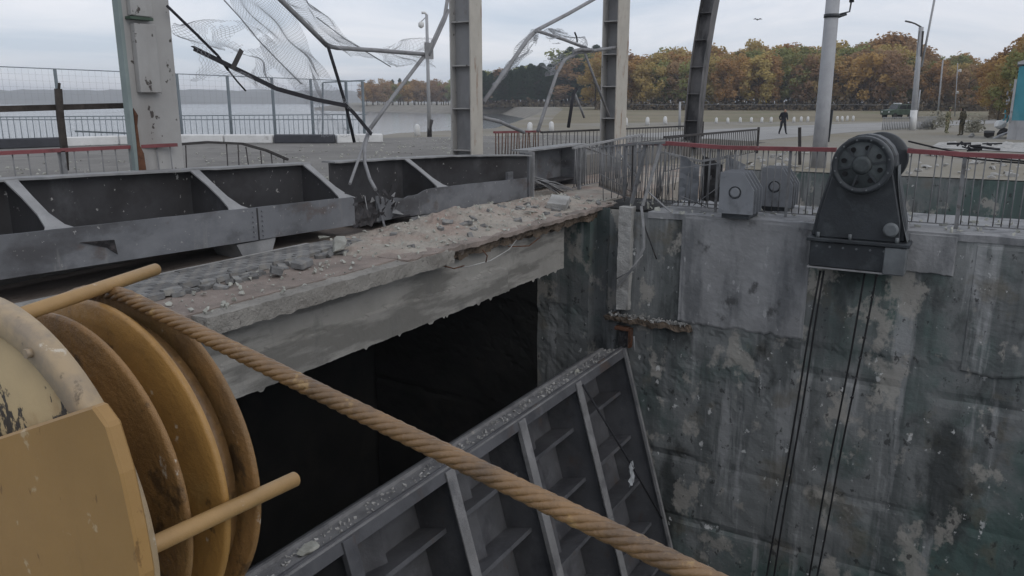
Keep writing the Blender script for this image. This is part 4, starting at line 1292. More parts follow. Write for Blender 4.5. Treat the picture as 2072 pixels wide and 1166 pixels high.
# hoist ropes hanging from it
for k, (pa, pb, lab) in enumerate((((1660, 548), (1548, 1190), 'first black hoist rope from the left hanging down the pier wall'),
                                   ((1668, 548), (1562, 1190), 'second black hoist rope from the left hanging down the pier wall'),
                                   ((1752, 548), (1632, 1190), 'third black hoist rope from the left hanging down the pier wall'),
                                   ((1776, 545), (1648, 1190), 'rightmost black hoist rope hanging down the pier wall'))):
    p, q = at(*pa, 'x', 15.68), at(*pb, 'x', 15.2)
    o = thing('hoist_rope', lab, 'rope', q, 'hoist ropes on the pier wall')
    part('rope', M['darkrope'], o, lambda b: tube(b, [p + (q - p) * t + Vector((0, 0.01 * math.sin(t * 9 + k), 0)) for t in [i / 12 for i in range(13)]] + [q + (q - p) * 0.2], 0.02, 6))
    if k == 3:
        for j in range(7):
            c = p + (q - p) * (0.02 + 0.06 * j)
            part('clamp', M['burnt'], o, lambda b: hull(b, c, (0.05, 0.05, 0.04), rnd, 10))
lc = thing('loose_cable', 'two slack black cables running right from the rear wheel', 'cable', (17, 1.2, 1.3))
for a, b_, dz in (((1838, 286), (2110, 330), 0.0), ((1800, 293), (2110, 333), 0.0)):
    p, q = at(*a, 'x', 16.9), at(*b_, 'x', 17.6)
    part('cable', M['darkrope'], lc, lambda b: tube(b, [p.lerp(q, i / 8) - Vector((0, 0, 0.06 * math.sin(math.pi * i / 8))) for i in range(9)], 0.018, 6))

# ================================================================== PLATE BRACKETS


def bracket(label, x, y0, y1, z0, z1):
    b0 = thing('plate_bracket', label, 'bracket', (x, (y0 + y1) / 2, z0), 'chamfered brackets on the pier')
    yk = y1 + (y0 - y1) * 0.34
    prof = [(y0, z0), (y0, z1), (yk, z1), (y1, z1 - (z1 - z0) * 0.42), (y1, z0)]
    for k, xx in enumerate((x, x + 0.23, x + 0.46, x + 0.69)):
        part('plate', M['bracket'], b0, lambda b: prism(b, [(xx, y, z) for y, z in prof], (0.03, 0, 0)))
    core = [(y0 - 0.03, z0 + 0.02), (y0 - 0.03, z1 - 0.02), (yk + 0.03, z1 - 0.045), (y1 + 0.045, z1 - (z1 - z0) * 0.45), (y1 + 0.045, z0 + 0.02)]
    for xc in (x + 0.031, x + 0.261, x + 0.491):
        part('core', M['black'], b0, lambda b: prism(b, [(xc, y, z) for y, z in core], (0.198, 0, 0)))  # black fill painted for the darkness in the gaps between plates
    for yy, zz1 in ((y0 - 0.07, z0 + 0.07), (y1 + 0.07, z0 + 0.07), (y0 - 0.07, z1 - 0.08)):
        part('bolt', M['bracket'], b0, lambda b: cyl(b, (x - 0.018, yy, zz1), (1, 0, 0), 0.022, 0.018, 6))
    ym, zm = (y0 + y1) / 2 + 0.03, z0 + (z1 - z0) * 0.52
    part('pin_ring', M['machine'], b0, lambda b: lathe(b, (x - 0.008, ym, zm), (1, 0, 0), [(0, 0.105), (0.007, 0.105), (0.007, 0.125), (0, 0.125)], 24, True))
    part('pin', M['bracket'], b0, lambda b: lathe(b, (x - 0.02, ym, zm), (1, 0, 0), [(0, 0.085), (0.019, 0.1)], 24))
    part('sole', M['machine'], b0, lambda b: box(b, x + 0.04, x + 0.8, y1 + 0.08, y0 - 0.06, z0 - 0.10, z0 - 0.001))
    return b0


bracket('grey chamfered plate bracket standing on the pier edge, nearest', 15.78, 4.44, 3.76, 0.11, 0.93)
q = at(1572, 366, 'x', 17.4)
bracket('grey chamfered plate bracket standing behind the nearest one', 17.4, q.y + 0.35, q.y - 0.33, 0.1, 0.92)
bm = bmesh.new()
for k in range(170):
    y = rnd.uniform(-3, 6.8)
    hull(bm, (rnd.uniform(16.0, 18.4), y, 0.02), [rnd.uniform(0.02, 0.10) * (0.6 if rnd.random() < 0.8 else 1.4) for _ in range(3)], rnd, 9)
struct('pier_rubble', bm, M['chunk'], 'stuff')
bm = bmesh.new()
for k in range(260):
    hull(bm, (rnd.uniform(28.2, 41), rnd.uniform(-8, 8), 0.05), [rnd.uniform(0.05, 0.3) * rnd.uniform(0.5, 1.0) for _ in range(3)], rnd, 9, 0.6)
struct('bank_rubble', bm, M['pale'], 'stuff')

# ================================================================== WINCH IN THE FOREGROUND
YD, ZD = 1.39, 1.61
w = thing('winch', 'ochre winch with grooved rope drum at the lower left, oily cream side plate', 'winch', (0.7, YD, 0.7))
part('drum', M['drum'], w, lambda b: lathe(b, (0.662, YD, ZD), (1, 0, 0), [(0, 0.20), (0.24, 0.20)], 64))


def disc(x, r, th, mk, nm='drum_flange'):
    return part(nm, M[mk], w, lambda b: lathe(b, (x, YD, ZD), (1, 0, 0), [(0.006, r - 0.05), (0.0, r - 0.006), (0.004, r), (th - 0.004, r), (th, r - 0.006), (th - 0.004, r - 0.05)], 96))


disc(0.893, 0.33, 0.014, 'drum')
disc(0.822, 0.33, 0.016, 'flange')
disc(0.752, 0.322, 0.014, 'drum')
# side plate: a dished round face with a thick rim, and a gear cover in front of its lower half
part('rim', M['rim'], w, lambda b: lathe(b, (0.628, YD, ZD), (1, 0, 0), [(0.0, 0.335), (-0.003, 0.34), (-0.003, 0.374), (0.004, 0.382), (0.028, 0.382), (0.032, 0.376), (0.032, 0.335)], 96, True))
part('side_plate', M['cream'], w, lambda b: lathe(b, (0.634, YD, ZD), (1, 0, 0), [(0.0, 0.12), (0.0, 0.334), (0.02, 0.334)], 96))
cv0, cv1 = at(0, 884, 'x', 0.60), at(186, 822, 'x', 0.60)
c2 = [at(215, 862, 'x', 0.60), at(245, 960, 'x', 0.60), at(270, 1077, 'x', 0.60), at(286, 1166, 'x', 0.60), at(290, 1260, 'x', 0.60)]
lft_ = cv0 + (cv0 - cv1) * 2.2
c2.append(Vector((0.60, 0.985, 1.15)))
part('gear_cover', M['ochre'], w, lambda b: prism(b, [lft_, cv1] + c2 + [Vector((0.60, lft_.y, 1.15))], (0.024, 0, 0)), 0.004)
for k in range(16):
    t = 2 * math.pi * (k + 0.25) / 16
    part('bolt', M['rim'], w, lambda b: cyl(b, (0.616, YD + 0.357 * math.cos(t), ZD + 0.357 * math.sin(t)), (1, 0, 0), 0.008, 0.012, 6))
part('hub', M['cream'], w, lambda b: lathe(b, (0.585, YD + 0.1, ZD + 0.06), (1, 0, 0), [(0, 0.05), (0.0, 0.07), (0.05, 0.08)], 24))
part('tie_rod', M['tierod'], w, lambda b: tube(b, [(0.64, 1.037, 1.632), (0.985, 1.055, 1.60)], 0.0145, 16), 0.004)
part('tie_rod', M['tierod'], w, lambda b: tube(b, [(0.63, 1.29, 1.966), (1.01, 1.445, 1.962)], 0.0125, 16), 0.004)
part('bed_frame', M['ochre'], w, lambda b: (box(b, 0.45, 0.95, 1.0, 1.9, 0.7, 0.8), box(b, 0.5, 0.6, 1.1, 1.8, 0.8, 1.3), box(b, 0.8, 0.9, 1.2, 1.7, 0.8, 1.36)))

# rope wound between the last two flanges, then running off across the view
rope = thing('wire_rope', 'thick greased wire rope running from the winch drum across the foreground', 'rope', (0.87, 1.0, 1.7))
RR = 0.0148
xg = 0.871
rc = 0.338
end = CAM + (FW + RT * ((1430 - 1036) / 1600) - UP * ((1172 - 583) / 1600)) * 0.91
dy, dz = end.y - YD, end.z - ZD
tang = math.atan2(dz, dy) - math.acos(rc / math.hypot(dy, dz))
path = [Vector((xg, YD + rc * math.cos(t_), ZD + rc * math.sin(t_))) for t_ in [R(-60) + (tang + R(60)) * i / 60 for i in range(61)]]
d_ = (end - path[-1]).normalized()
ctl = [path[-1].lerp(end, k / 4) - Vector((0, 0, 0.003 * math.sin(math.pi * k / 4))) for k in range(5)] + [end + d_ * 0.5, end + d_ * 1.0]


def catmull(P, n):
    out = []
    P = [P[0] * 2 - P[1]] + P + [P[-1] * 2 - P[-2]]
    for i in range(1, len(P) - 2):
        for k in range(n):
            t = k / n
            a, b, c, d = P[i - 1:i + 3]
            out.append(0.5 * ((2 * b) + (c - a) * t + (2 * a - 5 * b + 4 * c - d) * t * t + (3 * b - a - 3 * c + d) * t ** 3))
    out.append(P[-2])
    return out


line = path[:-1] + catmull(ctl, 14)
# even spacing
fine = [line[0]]
for p in line[1:]:
    while (p - fine[-1]).length > 0.0125:
        fine.append(fine[-1] + (p - fine[-1]).normalized() * 0.0125)


def strand(b, ph):
    n = len(fine)
    u0 = None
    pts = []
    s_acc = 0
    for i, p in enumerate(fine):
        d = (fine[min(i + 1, n - 1)] - fine[max(i - 1, 0)]).normalized()
        if u0 is None:
            s, u = frame(d)
        else:
            s = d.cross(u0).normalized()
            u = s.cross(d).normalized()
        u0 = u
        t = ph + i * 0.0125 / 0.128 * 2 * math.pi
        pts.append(p + (s * math.cos(t) + u * math.sin(t)) * RR * 0.60)
    tube(b, pts, RR * 0.41, 8)


for k in range(6):
    part('strand', M['rope'], rope, lambda b: strand(b, 2 * math.pi * k / 6))
part('core_strand', M['darkrope'], rope, lambda b: tube(b, fine[::3], RR * 0.5, 6))
cyc = bmesh.new()
for t0 in range(2):
    lathe(cyc, (0.845 + 0.0 * t0, YD, ZD), (1, 0, 0), [(0.0, 0.275), (0.0, 0.293), (0.035, 0.293), (0.035, 0.275)], 64, True)
    break
new('rope_coil', cyc, M['rope'], w)

# ================================================================== FAR LEFT EDGE: KERB, BARRED RAILING, TALL FENCE
kp = [(-40, 303), (130, 297), (240, 293), (350, 290), (455, 290), (555, 290), (680, 290), (775, 288)]
kb = ['black', 'white', 'white', 'white', 'white', 'black', 'white']
klabels = ['black kerb block at the left edge behind the charred wooden posts', 'white kerb block seen between the charred posts and the widest column',
           'white kerb block hidden partly by the widest column', 'white kerb block just right of the widest column', 'long white kerb block left of the black one by the reservoir',
           'black painted kerb block between two white ones by the reservoir', 'white kerb block at the end of the kerb, behind the bent pipes']
for i in range(len(kp) - 1):
    p, q = at(*kp[i], 'z', 0.65), at(*kp[i + 1], 'z', 0.65)
    d = (q - p).normalized()
    bm = bmesh.new()
    beam(bm, p + d * 0.03 + Vector((0, 0, 0.17)), q - d * 0.03 + Vector((0, 0, 0.17)), 0.3, 0.36)
    tag(new('kerb_block', bm, M['white'] if kb[i] == 'white' else M['kerb_black'], None, 0.04), klabels[i], 'kerb', 'painted kerb blocks by the reservoir')
fpx = [-60, 130, 370, 470, 558, 635, 705, 738]
fpos = [at(x, 292 - (x - 130) * 12 / 605, 'z', 0.65) for x in fpx]
ftop = [at(x, 135 + (x) * 30 / 735.0, 'y', p.y).z for x, p in zip(fpx, fpos)]
fence = thing('mesh_fence', 'tall thin wire fence along the reservoir edge at the upper left', 'fence', (fpos[1].x, fpos[1].y, 0.65))
for p, zt in zip(fpos, ftop):
    part('post', M['blue_bar'], fence, lambda b: box(b, p.x - 0.045, p.x + 0.045, p.y - 0.045, p.y + 0.045, 0.65, zt))
for h in (1.0, 0.33):
    part('rail', M['blue_bar'], fence, lambda b: [beam(b, Vector((p.x, p.y, 0.65 + (za - 0.65) * h)), Vector((q.x, q.y, 0.65 + (zb - 0.65) * h)), 0.03, 0.035) for p, q, za, zb in zip(fpos, fpos[1:], ftop, ftop[1:])])


def fence_wire(b):
    for p, q, za, zb in zip(fpos, fpos[1:], ftop, ftop[1:]):
        n = int((q - p).length / 0.22)
        for k in range(1, n):
            t = k / n
            c = p.lerp(q, t)
            z = za + (zb - za) * t
            tube(b, [(c.x, c.y, 0.7), (c.x, c.y, z)], 0.0035, 3, False)
        for h in range(1, 12):
            beam(b, Vector((p.x, p.y, 0.7 + (za - 0.7) * h / 12)), Vector((q.x, q.y, 0.7 + (zb - 0.7) * h / 12)), 0.005, 0.005)


part('netting', M['net'], fence, fence_wire, recalc=False)
# crossbar panel at the end of the fence
part('gate_frame', M['blue_bar'], fence, lambda b: [beam(b, at(*u, 'y', 24.2), at(*v, 'y', 24.2), 0.05, 0.06) for u, v in (((655, 167), (738, 163)), ((653, 167), (653, 282)))])
rp_ = [(p.x - 0.45 * 0.55, p.y - 0.45 * 0.83) for p in fpos]
railing('barred_railing', 'long pale barred railing behind the kerb blocks, in front of the reservoir', rp_, 0.66, 1.72, 0.2, M['blue_bar'], M['blue_bar'], (), 0.014, (0.05, 0.04), seed=21)
# charred wooden rail in front of it
cw = thing('charred_post', 'charred wooden post with a crossing beam left of the widest column', 'post', (at(130, 330, 'y', 11.8)))
part('post', M['wood'], cw, lambda b: [tube(b, px_path([(118, 180), (122, 235), (130, 300), (132, 345)], 11.8), 0.055, 7), tube(b, px_path([(118, 195), (120, 168)], 11.8), 0.02, 5)])
part('crossbeam', M['wood'], cw, lambda b: beam(b, at(-50, 222, 'y', 11.9), at(250, 214, 'y', 11.9), 0.08, 0.085))
part('thin_bar', M['blue_bar'], cw, lambda b: beam(b, at(152, 266, 'y', 12.0), at(262, 270, 'y', 12.0), 0.02, 0.025))

# ================================================================== LAMP POSTS, POLES, BOLLARDS
lp = at(869, 272, 'z', 0.3)
s_ = (lp - CAM).length / 1600


def zpx(base, py):
    """height on the vertical line through base that the sight line at py meets"""
    r = FW - UP * ((py - H_PX / 2) / F_PX)
    d = (base - CAM).dot(FW)
    px = (base - CAM).dot(RT) / d
    k = ((base - CAM).x * FW.x + (base - CAM).y * FW.y)
    v = -(py - H_PX / 2) / F_PX
    # solve (z-2.3) from projection: v = (h cosP + k' sinP)/(k' cosP - h sinP), with k' = horizontal forward distance
    hd = ((base - CAM).x * math.cos(YAW) + (base - CAM).y * math.sin(YAW))
    h = hd * (v * math.cos(PITCH) - math.sin(PITCH)) / (math.cos(PITCH) + v * math.sin(PITCH))
    return 2.3 + h


l1 = thing('lamp_post', 'pale lamp post with round lamp left of the second column', 'lamp post', lp)
zt_ = zpx(lp, 30)
part('pole', M['pole'], l1, lambda b: tube(b, [lp - Vector((0, 0, 0.3)), Vector((lp.x, lp.y, zt_))], 0.13, 10, True, 0.09))
part('burnt_foot', M['burnt'], l1, lambda b: tube(b, [lp - Vector((0, 0, 0.2)), lp + Vector((0.02, 0, 0.45)), lp + Vector((0.1, -0.1, 0.9))], 0.15, 8, True, 0.14))
hl = Vector((lp.x, lp.y, zpx(lp, 52))) - RT * 0.35
part('lamp', M['white'], l1, lambda b: lathe(b, hl + Vector((0, 0, -0.15)), (0, 0, 1), [(0, 0.05), (0.1, 0.17), (0.3, 0.17), (0.38, 0.08)], 16))
part('lamp_arm', M['pole'], l1, lambda b: tube(b, [hl + Vector((0, 0, 0.22)), Vector((lp.x, lp.y, zt_ - 0.1))], 0.03, 6))
part('cap', M['white'], l1, lambda b: tube(b, [(lp.x, lp.y, zt_), Vector((lp.x, lp.y, zt_ + 0.12)) - RT * 0.12, Vector((lp.x, lp.y, zt_ + 0.1)) - RT * 0.3], 0.08, 6))

p5 = at(1655, 345, 'x', 30.0)
p5 = Vector((30.0, p5.y, 0))
pol = thing('concrete_pole', 'stout pale concrete pole right of the walking man', 'pole', p5)
tilt = RT * 0.0
part('shaft', M['pole'], pol, lambda b: tube(b, [p5, p5 + Vector((0, 0, 2)), p5 + Vector((0, 0, 7.2))], 0.26, 14, True, 0.22))
part('foot_strap', M['machine'], pol, lambda b: beam(b, p5 + RT * 0.26 + Vector((0, 0, 0.9)), p5 + RT * 0.30 + Vector((0, 0, 2.0)), 0.1, 0.1))
zb_ = zpx(p5, 30)
part('clamp_band', M['machine'], pol, lambda b: lathe(b, p5 + Vector((0, 0, zb_ - 0.1)), (0, 0, 1), [(0, 0.24), (0, 0.255), (0.12, 0.255), (0.12, 0.24)], 16))
part('insulator_arm', M['machine'], pol, lambda b: (tube(b, [p5 + RT * 0.2 + Vector((0, 0, zb_)), p5 + RT * 0.6 + Vector((0, 0, zb_ + 0.1)), p5 + RT * 0.64 + Vector((0, 0, zb_ + 0.55))], 0.03, 6), tube(b, [p5 + RT * 0.64 + Vector((0, 0, zb_ + 0.4)), p5 + RT * 0.62 + Vector((0, 0, zb_ + 0.8))], 0.08, 8)))
part('insulator_arm', M['machine'], pol, lambda b: tube(b, [p5 + RT * 0.15 + Vector((0, 0, zb_ - 0.1)), p5 + RT * 0.5 + Vector((0, 0, zb_ + 0.02))], 0.05, 6))


def util_pole(label, px, py, top_px, top_py, r, white=0.0, arm=False, mast=False):
    base = at(px, py, 'z', 0)
    u = thing('utility_pole', label, 'pole', base)
    zt = zpx(base, top_py)
    hd = (base - CAM).dot(FW)
    top = Vector((base.x, base.y, zt))
    k = (top - CAM).dot(FW) / 1600
    dx = (top - CAM).dot(RT) / k + 1036
    top += RT * (top_px - dx) * k
    part('shaft', M['pole'], u, lambda b: tube(b, [base - Vector((0, 0, 0.2)), top], r, 8, True, r * 0.75))
    if white:
        m_ = base.lerp(top, white)
        part('whitewashed_foot', M['white'], u, lambda b: tube(b, [base - Vector((0, 0, 0.1)), m_], r * 1.12, 8, True, r * 1.1))
    if arm:
        part('lamp_arm', M['darkbar'], u, lambda b: (tube(b, [top, top - RT * 0.5 + Vector((0, 0, 0.25)), top - RT * 1.0 + Vector((0, 0, 0.4))], 0.06, 6), beam(b, top - RT * 0.8 + Vector((0, 0, 0.34)), top - RT * 1.3 + Vector((0, 0, 0.45)), 0.16, 0.1)))
        part('service_box', M['darkbar'], u, lambda b: beam(b, base.lerp(top, 0.72) + RT * 0.05, base.lerp(top, 0.96) + RT * 0.05, 0.35, 0.35))
    if mast:
        part('mast', M['pole'], u, lambda b: tube(b, [base.lerp(top, 0.62) + RT * 0.3, top + RT * 0.9 + Vector((0, 0, 3.4))], 0.09, 6))
    return u


util_pole('tall pole with lamp arm and whitewashed foot at the right', 1846, 264, 1864, 55, 0.24, 0.2, True, True)
util_pole('thin pale leaning pole left of the camouflaged pair', 1897, 238, 1908, 122, 0.13)
util_pole('short pale post close behind the whitewashed pole', 1855, 240, 1862, 182, 0.12)
up4 = util_pole('thin dark pole with two lamps behind the camouflaged pair', 1932, 236, 1938, 128, 0.08)
b4 = at(1932, 236, 'z', 0)
for py in (143, 188):
    c = Vector((b4.x, b4.y, zpx(b4, py)))
    part('lamp', M['white'], up4, lambda b: hull(b, c - RT * 0.1, (0.3, 0.3, 0.35), rnd, 14))
util_pole('small pale post standing left of the fourth column foot', 1375, 262, 1376, 206, 0.12)

BOL = [(845, 276, 'white guard stone nearest the pale lamp post'), (1071, 270, 'white guard stone above the rust-red railing piece'), (1116, 268, 'white guard stone between the bent pipes'),
       (1266, 256, 'white guard stone touching the right side of the third column'), (1310, 254, 'middle white guard stone between the third and fourth columns'), (1346, 252, 'white guard stone left of the fourth column'),
       (1449, 250, 'first white guard stone right of the fourth column'), (1473, 250, 'second white guard stone right of the fourth column'), (1498, 249, 'third white guard stone right of the fourth column'),
       (1520, 249, 'fourth white guard stone right of the fourth column'), (1541, 249, 'fifth white guard stone right of the fourth column'), (1560, 248, 'white guard stone just left of the walking man'),
       (1606, 248, 'white guard stone just right of the walking man'), (1621, 247, 'second white guard stone right of the walking man'), (1634, 247, 'white guard stone close left of the stout pole'),
       (1694, 246, 'first white guard stone right of the stout pole'), (1704, 246, 'second white guard stone right of the stout pole'), (1714, 245, 'third white guard stone right of the stout pole'), (1726, 245, 'fourth white guard stone right of the stout pole')]
bsrc = None
for px, py, lab in BOL:
    p = at(px, py, 'z', 0.0)
    if bsrc is None:
        bm = bmesh.new()
        prof = [(0, 0.2), (0.62, 0.17), (0.72, 0.13), (0.78, 0.05)]
        lathe(bm, (0, 0, 0), (0, 0, 1), prof, 10)
        bsrc = o = new('guard_stone', bm, M['white'])
    else:
        o = bsrc.copy()
        COL.objects.link(o)
    o.location = (p.x, p.y, -0.05)
    k_ = 1.1 if px < 1400 else 0.85
    o.scale = (k_, k_, k_)
    o.rotation_euler = (rnd.uniform(-.06, .06), rnd.uniform(-.06, .06), 0)
    tag(o, lab, 'bollard', 'white guard stones along the dam road')
# leaning stake by the pole
st = at(1622, 290, 'x', 31.0)
bm = bmesh.new()
beam(bm, (31.0, st.y, 0.0), Vector((31.0, st.y, zpx(Vector((31, st.y, 0)), 258))) - RT * 0.12, 0.1, 0.1)
tag(new('stake', bm, M['darkbar']), 'dark leaning stake left of the stout concrete pole', 'stake')

# ================================================================== PEOPLE


def person(label, base, face, h, cl, legs, pose, head_fwd=0.0, cap=None):
    """one continuous figure grown over a posed skeleton; face = heading angle in the ground plane"""
    root = thing('person', label, 'person', base)
    S = h / 1.75
    J = {
        'pel': (0, 0, 0.95), 'wai': (0.0, 0, 1.10), 'che': (0.02 + head_fwd * 0.2, 0, 1.33), 'nek': (0.03 + head_fwd * 0.6, 0, 1.49), 'hd1': (0.05 + head_fwd, 0, 1.57), 'hd2': (0.055 + head_fwd * 1.25, 0, 1.70),
        'shl': (0.02 + head_fwd * 0.3, 0.19, 1.42), 'ell': pose['el'], 'wrl': pose['wl'], 'hal': pose['hl'],
        'shr': (0.02 + head_fwd * 0.3, -0.19, 1.42), 'elr': pose['er'], 'wrr': pose['wr'], 'har': pose['hr'],
        'hil': (0, 0.10, 0.90), 'knl': pose['kl'], 'anl': pose['al'], 'tol': pose['tl'],
        'hir': (0, -0.10, 0.90), 'knr': pose['kr'], 'anr': pose['ar'], 'tor': pose['tr']}
    rad = {'pel': .16, 'wai': .145, 'che': .175, 'nek': .065, 'hd1': .088, 'hd2': .085, 'shl': .085, 'shr': .085, 'ell': .062, 'elr': .062, 'wrl': .045, 'wrr': .045, 'hal': .042, 'har': .042,
           'hil': .115, 'hir': .115, 'knl': .078, 'knr': .078, 'anl': .055, 'anr': .055, 'tol': .045, 'tor': .045}
    E_ = [('pel', 'wai'), ('wai', 'che'), ('che', 'nek'), ('nek', 'hd1'), ('hd1', 'hd2'), ('che', 'shl'), ('shl', 'ell'), ('ell', 'wrl'), ('wrl', 'hal'), ('che', 'shr'), ('shr', 'elr'), ('elr', 'wrr'), ('wrr', 'har'),
          ('pel', 'hil'), ('hil', 'knl'), ('knl', 'anl'), ('anl', 'tol'), ('pel', 'hir'), ('hir', 'knr'), ('knr', 'anr'), ('anr', 'tor')]
    names = list(J)
    me = bpy.data.meshes.new('body')
    me.from_pydata([Vector(J[n_]) * S for n_ in names], [(names.index(a), names.index(b)) for a, b in E_], [])
    o = bpy.data.objects.new('body', me)
    COL.objects.link(o)
    sk = o.modifiers.new('skin', 'SKIN')
    sk.use_smooth_shade = True
    for i, n_ in enumerate(names):
        r = rad[n_] * S
        me.skin_vertices[0].data[i].radius = (r * (0.8 if n_ in ('pel', 'wai', 'che') else 1), r)
        me.skin_vertices[0].data[i].use_root = (n_ == 'pel')
    sb = o.modifiers.new('sub', 'SUBSURF')
    sb.levels = sb.render_levels = 2
    dg = bpy.context.evaluated_depsgraph_get()
    m2 = bpy.data.meshes.new_from_object(o.evaluated_get(dg))
    o.modifiers.clear()
    o.data = m2
    m2.materials.clear()
    for k in (M[cl], M[legs], M['skin'], M['hair']):
        m2.materials.append(k)
    hz = J['nek'][2] * S
    hands = [Vector(J['hal']) * S, Vector(J['har']) * S]
    for f in m2.polygons:
        c = f.center
        f.use_smooth = True
        if c.z > hz + 0.02:
            back = c.x < (J['hd1'][0]) * S or c.z > (J['hd2'][2] + 0.02) * S
            f.material_index = 3 if back else 2
        elif min((c - q).length for q in hands) < 0.075 * S and c.z < 1.25 * S:
            f.material_index = 2
        elif c.z < 0.93 * S and abs(c.y) < 0.26 * S:
            f.material_index = 1
    o.parent = root
    root.rotation_euler = (0, 0, face)
    if cap:
        bm = bmesh.new()
        lathe(bm, (J['hd2'][0] * S, 0, J['hd2'][2] * S - 0.02), (0, 0, 1), [(0, 0.105 * S), (0.06, 0.108 * S), (0.1, 0.06 * S)], 14)
        box(bm, J['hd2'][0] * S + 0.05, J['hd2'][0] * S + 0.19, -0.07, 0.07, J['hd2'][2] * S - 0.02, J['hd2'][2] * S - 0.005)
        hat = new('cap', bm, M[cap])
        hat.parent = root
    return root


walk_pose = dict(el=(-0.02, 0.27, 1.15), wl=(0.14, 0.24, 0.98), hl=(0.19, 0.22, 0.93), er=(-0.06, -0.27, 1.15), wr=(0.08, -0.24, 0.96), hr=(0.12, -0.22, 0.90),
                 kl=(0.10, 0.13, 0.50), al=(0.12, 0.20, 0.09), tl=(0.26, 0.22, 0.045), kr=(-0.02, -0.13, 0.49), ar=(-0.12, -0.20, 0.09), tr=(0.02, -0.23, 0.045))
stand_pose = dict(el=(0.0, 0.26, 1.15), wl=(0.12, 0.22, 0.98), hl=(0.2, 0.16, 0.97), er=(-0.02, -0.26, 1.14), wr=(0.06, -0.26, 0.9), hr=(0.09, -0.25, 0.82),
                  kl=(0.02, 0.13, 0.5), al=(-0.02, 0.16, 0.09), tl=(0.13, 0.18, 0.045), kr=(0.03, -0.12, 0.5), ar=(0.0, -0.15, 0.09), tr=(0.15, -0.18, 0.045))
pm = at(1583, 272, 'z', 0.012)
person('person in black clothing walking along the road with bowed head', pm, R(215), 1.78, 'cloth_black', 'cloth_black', walk_pose, 0.14)
pa = at(1914, 270, 'z', 0.0)
person('person in pale camouflage standing left of the darker-clothed one', pa, R(250), 1.85, 'camo', 'camo', stand_pose, 0.04, 'camo')
pb = at(1944, 275, 'z', 0.0)
person('person in dark camouflage standing right of the paler-clothed one', pb, R(60), 1.92, 'camo_dark', 'camo_dark', stand_pose, 0.05, 'camo_dark')

# ================================================================== CAR, CABIN, LOW FENCE, RUBBLE AT THE RIGHT
pc = at(1815, 240, 'z', 0.0)
car = thing('car', 'dull green off-road car parked behind the low pale fence', 'car', pc)
ca = R(30.4 - 90 + 20)
cX, cY = Vector((math.cos(ca), math.sin(ca), 0)), Vector((-math.sin(ca), math.cos(ca), 0))


def cpt(a, b, z):
    return pc + cX * a + cY * b + Vector((0, 0, z))


def carprism(b, prof, w0, w1):
    prism(b, [cpt(a, w0, z) for a, z in prof], cY * (w1 - w0))


part('body', M['army'], car, lambda b: carprism(b, [(-2.1, 0.5), (-2.15, 1.1), (-0.9, 1.25), (2.1, 1.2), (2.15, 0.5)], -0.95, 0.95), 0.05)
part('cabin', M['army'], car, lambda b: carprism(b, [(-0.95, 1.2), (-0.45, 1.9), (1.9, 1.9), (2.05, 1.2)], -0.85, 0.85), 0.05)
part('side_window', M['glass'], car, lambda b: carprism(b, [(-0.75, 1.28), (-0.38, 1.8), (0.6, 1.8), (0.6, 1.28)], -0.87, -0.855))
part('side_window', M['glass'], car, lambda b: carprism(b, [(0.72, 1.28), (0.72, 1.8), (1.75, 1.8), (1.85, 1.28)], -0.87, -0.855))
part('windscreen', M['glass'], car, lambda b: prism(b, [cpt(-0.93, -0.75, 1.27), cpt(-0.93, 0.75, 1.27), cpt(-0.53, 0.72, 1.83), cpt(-0.53, -0.72, 1.83)], -cX * 0.02))
part('roof_light', M['white'], car, lambda b: carprism(b, [(-0.3, 1.93), (-0.3, 2.08), (0.0, 2.08), (0.0, 1.93)], -0.6, 0.6))
for a_ in (-1.35, 1.35):
    for b_ in (-0.98, 0.76):
        t_ = part('wheel', M['tyre'], car, lambda b: cyl(b, cpt(a_, b_, 0.38), cY, 0.38, 0.22, 20))
        part('rim', M['darkbar'], t_, lambda b: cyl(b, cpt(a_, b_ - 0.012, 0.38), cY, 0.2, 0.05, 14))
for b_ in (-0.7, 0.5):
    part('headlight', M['white'], car, lambda b: carprism(b, [(-2.17, 0.8), (-2.17, 0.98), (-2.12, 0.98), (-2.12, 0.8)], b_, b_ + 0.2))
# low pale fence of slabs
fq = [at(1783, 266, 'z', 0), at(1840, 264, 'z', 0), at(1892, 262, 'z', 0)]
railing('picket_fence', 'low pale picket fence in front of the parked car', [(p.x, p.y) for p in fq], 0.0, 1.05, 0.22, M['dust'], M['dust'], (), 0.035, (0.06, 0.05), seed=31, cat='fence')

pk = at(2052, 283, 'z', 0)
cab = thing('cabin', 'teal clad cabin with pale corner and grey base at the right edge', 'building', pk)
uf = Vector((pk.x, pk.y, 0)).normalized()
ux = Vector((uf.y, -uf.x, 0))


def kb_(b, a0, a1, f0, f1, z0, z1, slope=0.0):
    v = [b.verts.new(pk + ux * a + uf * f + Vector((0, 0, z + (slope * (a - a0) if z == z1 else 0)))) for z in (z0, z1) for f in (f0, f1) for a in (a0, a1)]
    for f in ((0, 2, 3, 1), (4, 5, 7, 6), (0, 1, 5, 4), (2, 6, 7, 3), (0, 4, 6, 2), (1, 3, 7, 5)):
        b.faces.new([v[i] for i in f])


